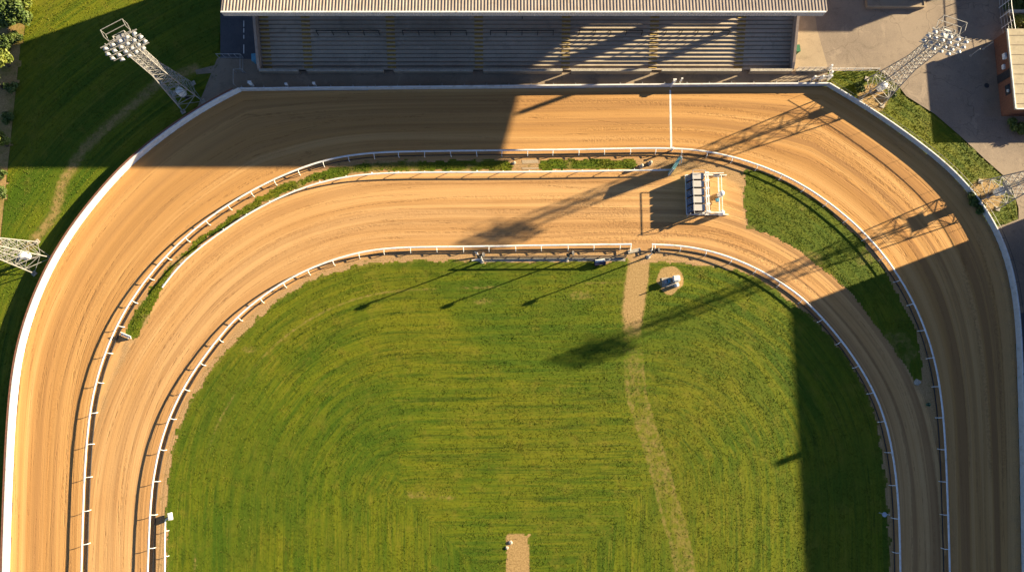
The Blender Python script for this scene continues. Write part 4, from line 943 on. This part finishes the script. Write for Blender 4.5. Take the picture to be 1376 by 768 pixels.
# ------------------------------------------------------------ TREES AND SHRUBS
def leaf_cloud(clumps, n, size, name, m, parent):
    V = []; Fc = []
    cl = [(Vector(c), r_) for c, r_ in clumps]; tot = sum(r_**2 for _, r_ in cl)
    for c, r_ in cl:
        k = int(n*r_**2/tot)
        dirs = rng.normal(0, 1, (k,3)); dirs /= np.linalg.norm(dirs, axis=1)[:,None]; rad = r_*(rng.random(k)**.45)*rng.uniform(.8,1.12,k)
        pos = np.array(c)+dirs*rad[:,None]*np.array([1,1,.8])
        a = rng.normal(0,1,(k,3)); a /= np.linalg.norm(a,axis=1)[:,None]; b = np.cross(a, dirs+rng.normal(0,.5,(k,3))); b /= np.linalg.norm(b,axis=1)[:,None]
        s_ = size*rng.uniform(.6,1.5,k)[:,None]
        V.append(np.stack([pos-a*s_, pos+b*s_*.55, pos+a*s_, pos-b*s_*.55], 1))
    V = np.concatenate(V).reshape(-1,3); nf = len(V)//4
    me = bpy.data.meshes.new(name); me.vertices.add(len(V)); me.vertices.foreach_set('co', V.ravel().astype(np.float32)); me.loops.add(nf*4); me.loops.foreach_set('vertex_index', np.arange(nf*4, dtype=np.int32))
    me.polygons.add(nf); me.polygons.foreach_set('loop_start', np.arange(0,nf*4,4,dtype=np.int32)); me.polygons.foreach_set('loop_total', np.full(nf,4,np.int32)); me.update()
    me.materials.append(m); o = bpy.data.objects.new(name, me); COL.objects.link(o); o.parent = parent; return o
def tree(base, h, r_, label, m, n=5000, cat='tree', name='tree', group=None):
    t = thing(name, label, cat, (base.x,base.y,0), 0, group)
    MB().tube([(0,0,0),(.1,.05,h*.3),(.05,.1,h*.6),(0,0,h*.85)], [.22,.17,.11,.04], 8).build('trunk', M_BARK, t, True)
    lb = MB(); cl = [((0,0,h*.72), r_*.62)]
    for k in range(9):
        a = k*2.4+random.random(); z = h*random.uniform(.45,.9); rr = r_*random.uniform(.45,.8); e = Vector((math.cos(a)*rr, math.sin(a)*rr, z))
        lb.tube([(0,0,h*.35),tuple(e*.6+Vector((0,0,h*.12))),tuple(e)], [.09,.06,.02], 5); cl.append((tuple(e), r_*random.uniform(.28,.45)))
    lb.build('branch', M_BARK, t); leaf_cloud(cl, n, .16, 'crown', m, t); return t
tree(P(27,28), 3.2, 2.1, 'leafy tree in the top left corner', M_LEAF, 9000, group='trees on the left boundary'); tree(P(12,88), 3.0, 1.3, 'yellow green tree leaning in at the left edge beside the shadow', M_LEAFY, 4500, group='trees on the left boundary')
tree(P(4,118), 3.0, 1.3, 'small yellow green tree at the left edge below the corner', M_LEAF, 3500, group='trees on the left boundary'); tree(P(10,195), 2.8, 1.0, 'small tree at the left edge level with the big shadow end', M_LEAFY, 3000, group='trees on the left boundary')
def shrub(u, v, r_, label, m, n=1500):
    p = P(u,v); t = thing('shrub', label, 'shrub', (p.x,p.y,0)); cl = []
    for k in range(6): a = random.random()*6.28; cl.append(((math.cos(a)*r_*.5, math.sin(a)*r_*.5, r_*random.uniform(.3,.7)), r_*random.uniform(.4,.6)))
    st = MB()
    for c, _ in cl: st.tube([(0,0,0),tuple(Vector(c))], [.04,.015], 5)
    st.build('stem', M_BARK, t); leaf_cloud(cl, n, .10, 'foliage', m, t); return t
shrub(1356,10,1.0,'dull shrub above the garden wall nearest the fence',M_LEAF); shrub(1371,9,1.1,'dull shrub above the garden wall at the corner',M_LEAF); shrub(1370,34,1.3,'bright green shrub below the garden wall',M_LEAFY,2500); shrub(1358,40,.7,'small shrub beside the pale wire fence',M_LEAF)
shrub(1362,168,1.0,'dark shrub below the brick building',M_LEAF); shrub(1376,175,1.2,'dark shrub at the right edge below the brick building',M_LEAF)
shrub(1196,128,.6,'small shrub at the foot of the verge tower',M_LEAF,800); shrub(1306,268,.9,'scrubby bush between the wall and the right tower',M_LEAF,1400); shrub(1314,281,.7,'low scrubby bush close to the right bend wall',M_LEAF,900)
shrub(1153,119,.75,'dark bush left of the verge tower foot',M_LEAF,1000)
for (u, v, q, l_) in ((36,6,1.0,'bright shrub at the top edge on the left border'),(24,52,.9,'shrub at the shadow edge on the left border'),(18,118,.8,'shaded shrub low on the left border'),(12,160,.8,'shaded shrub midway down the left border'),(4,262,.9,'sunlit shrub at the left edge below the big shadow'),(8,60,1.1,'broad shrub at the left edge under the corner tree')): shrub(u, v, q, l_, M_LEAF if u != 36 else M_LEAFY, 1600)
shrub(14,30,.8,'shrub on the soil border under the corner tree',M_LEAFY,1200); shrub(6,235,.7,'small shrub on the left soil border',M_LEAF,900)
a = P(12,30); t = tag(MB().bar((a.x,a.y-1,.12),(a.x+.1,a.y+.9,.12),.22,.2).build('timber_sleeper', M_CONC), 'short tan timber sleeper lying on the left soil border', 'timber')

# ------------------------------------------------------------ LIGHT, SKY, CAMERA
w = bpy.data.worlds.new('World'); scene.world = w; w.use_nodes = True; nt = w.node_tree
sky = nt.nodes.new('ShaderNodeTexSky'); sky.sky_type = 'NISHITA'; sky.sun_disc = False; sky.sun_elevation = SUN_EL
# Blender sky: rotation 0 puts the sun at +Y, turning clockwise seen from above
sky.sun_rotation = R(90)-SUN_AZ; sky.air_density = .50; sky.dust_density = .35; sky.ozone_density = 1.3; sky.altitude = 500
nt.links.new(sky.outputs[0], nt.nodes['Background'].inputs[0]); nt.nodes['Background'].inputs[1].default_value = .05
sl = bpy.data.lights.new('sun', 'SUN'); sl.energy = 5.0; sl.angle = R(.6); sl.color = (1,.82,.53); so = bpy.data.objects.new('sun', sl); COL.objects.link(so)
d = Vector((SD.x*math.cos(SUN_EL), SD.y*math.cos(SUN_EL), math.sin(SUN_EL))); so.rotation_euler = d.to_track_quat('Z', 'Y').to_euler()
cam = bpy.data.cameras.new('camera'); cam.sensor_width = 36; cam.lens = F/1376*36; cam.clip_end = 2000; cam.clip_start = .5
co = bpy.data.objects.new('camera', cam); COL.objects.link(co); co.location = (0,0,CAMH); co.rotation_euler = (TILT,0,0); scene.camera = co
scene.view_settings.view_transform = 'Standard'; scene.view_settings.look = 'None'; scene.view_settings.exposure = 2.0; scene.view_settings.gamma = 1
scene.render.engine = 'CYCLES'; scene.cycles.max_bounces = 6
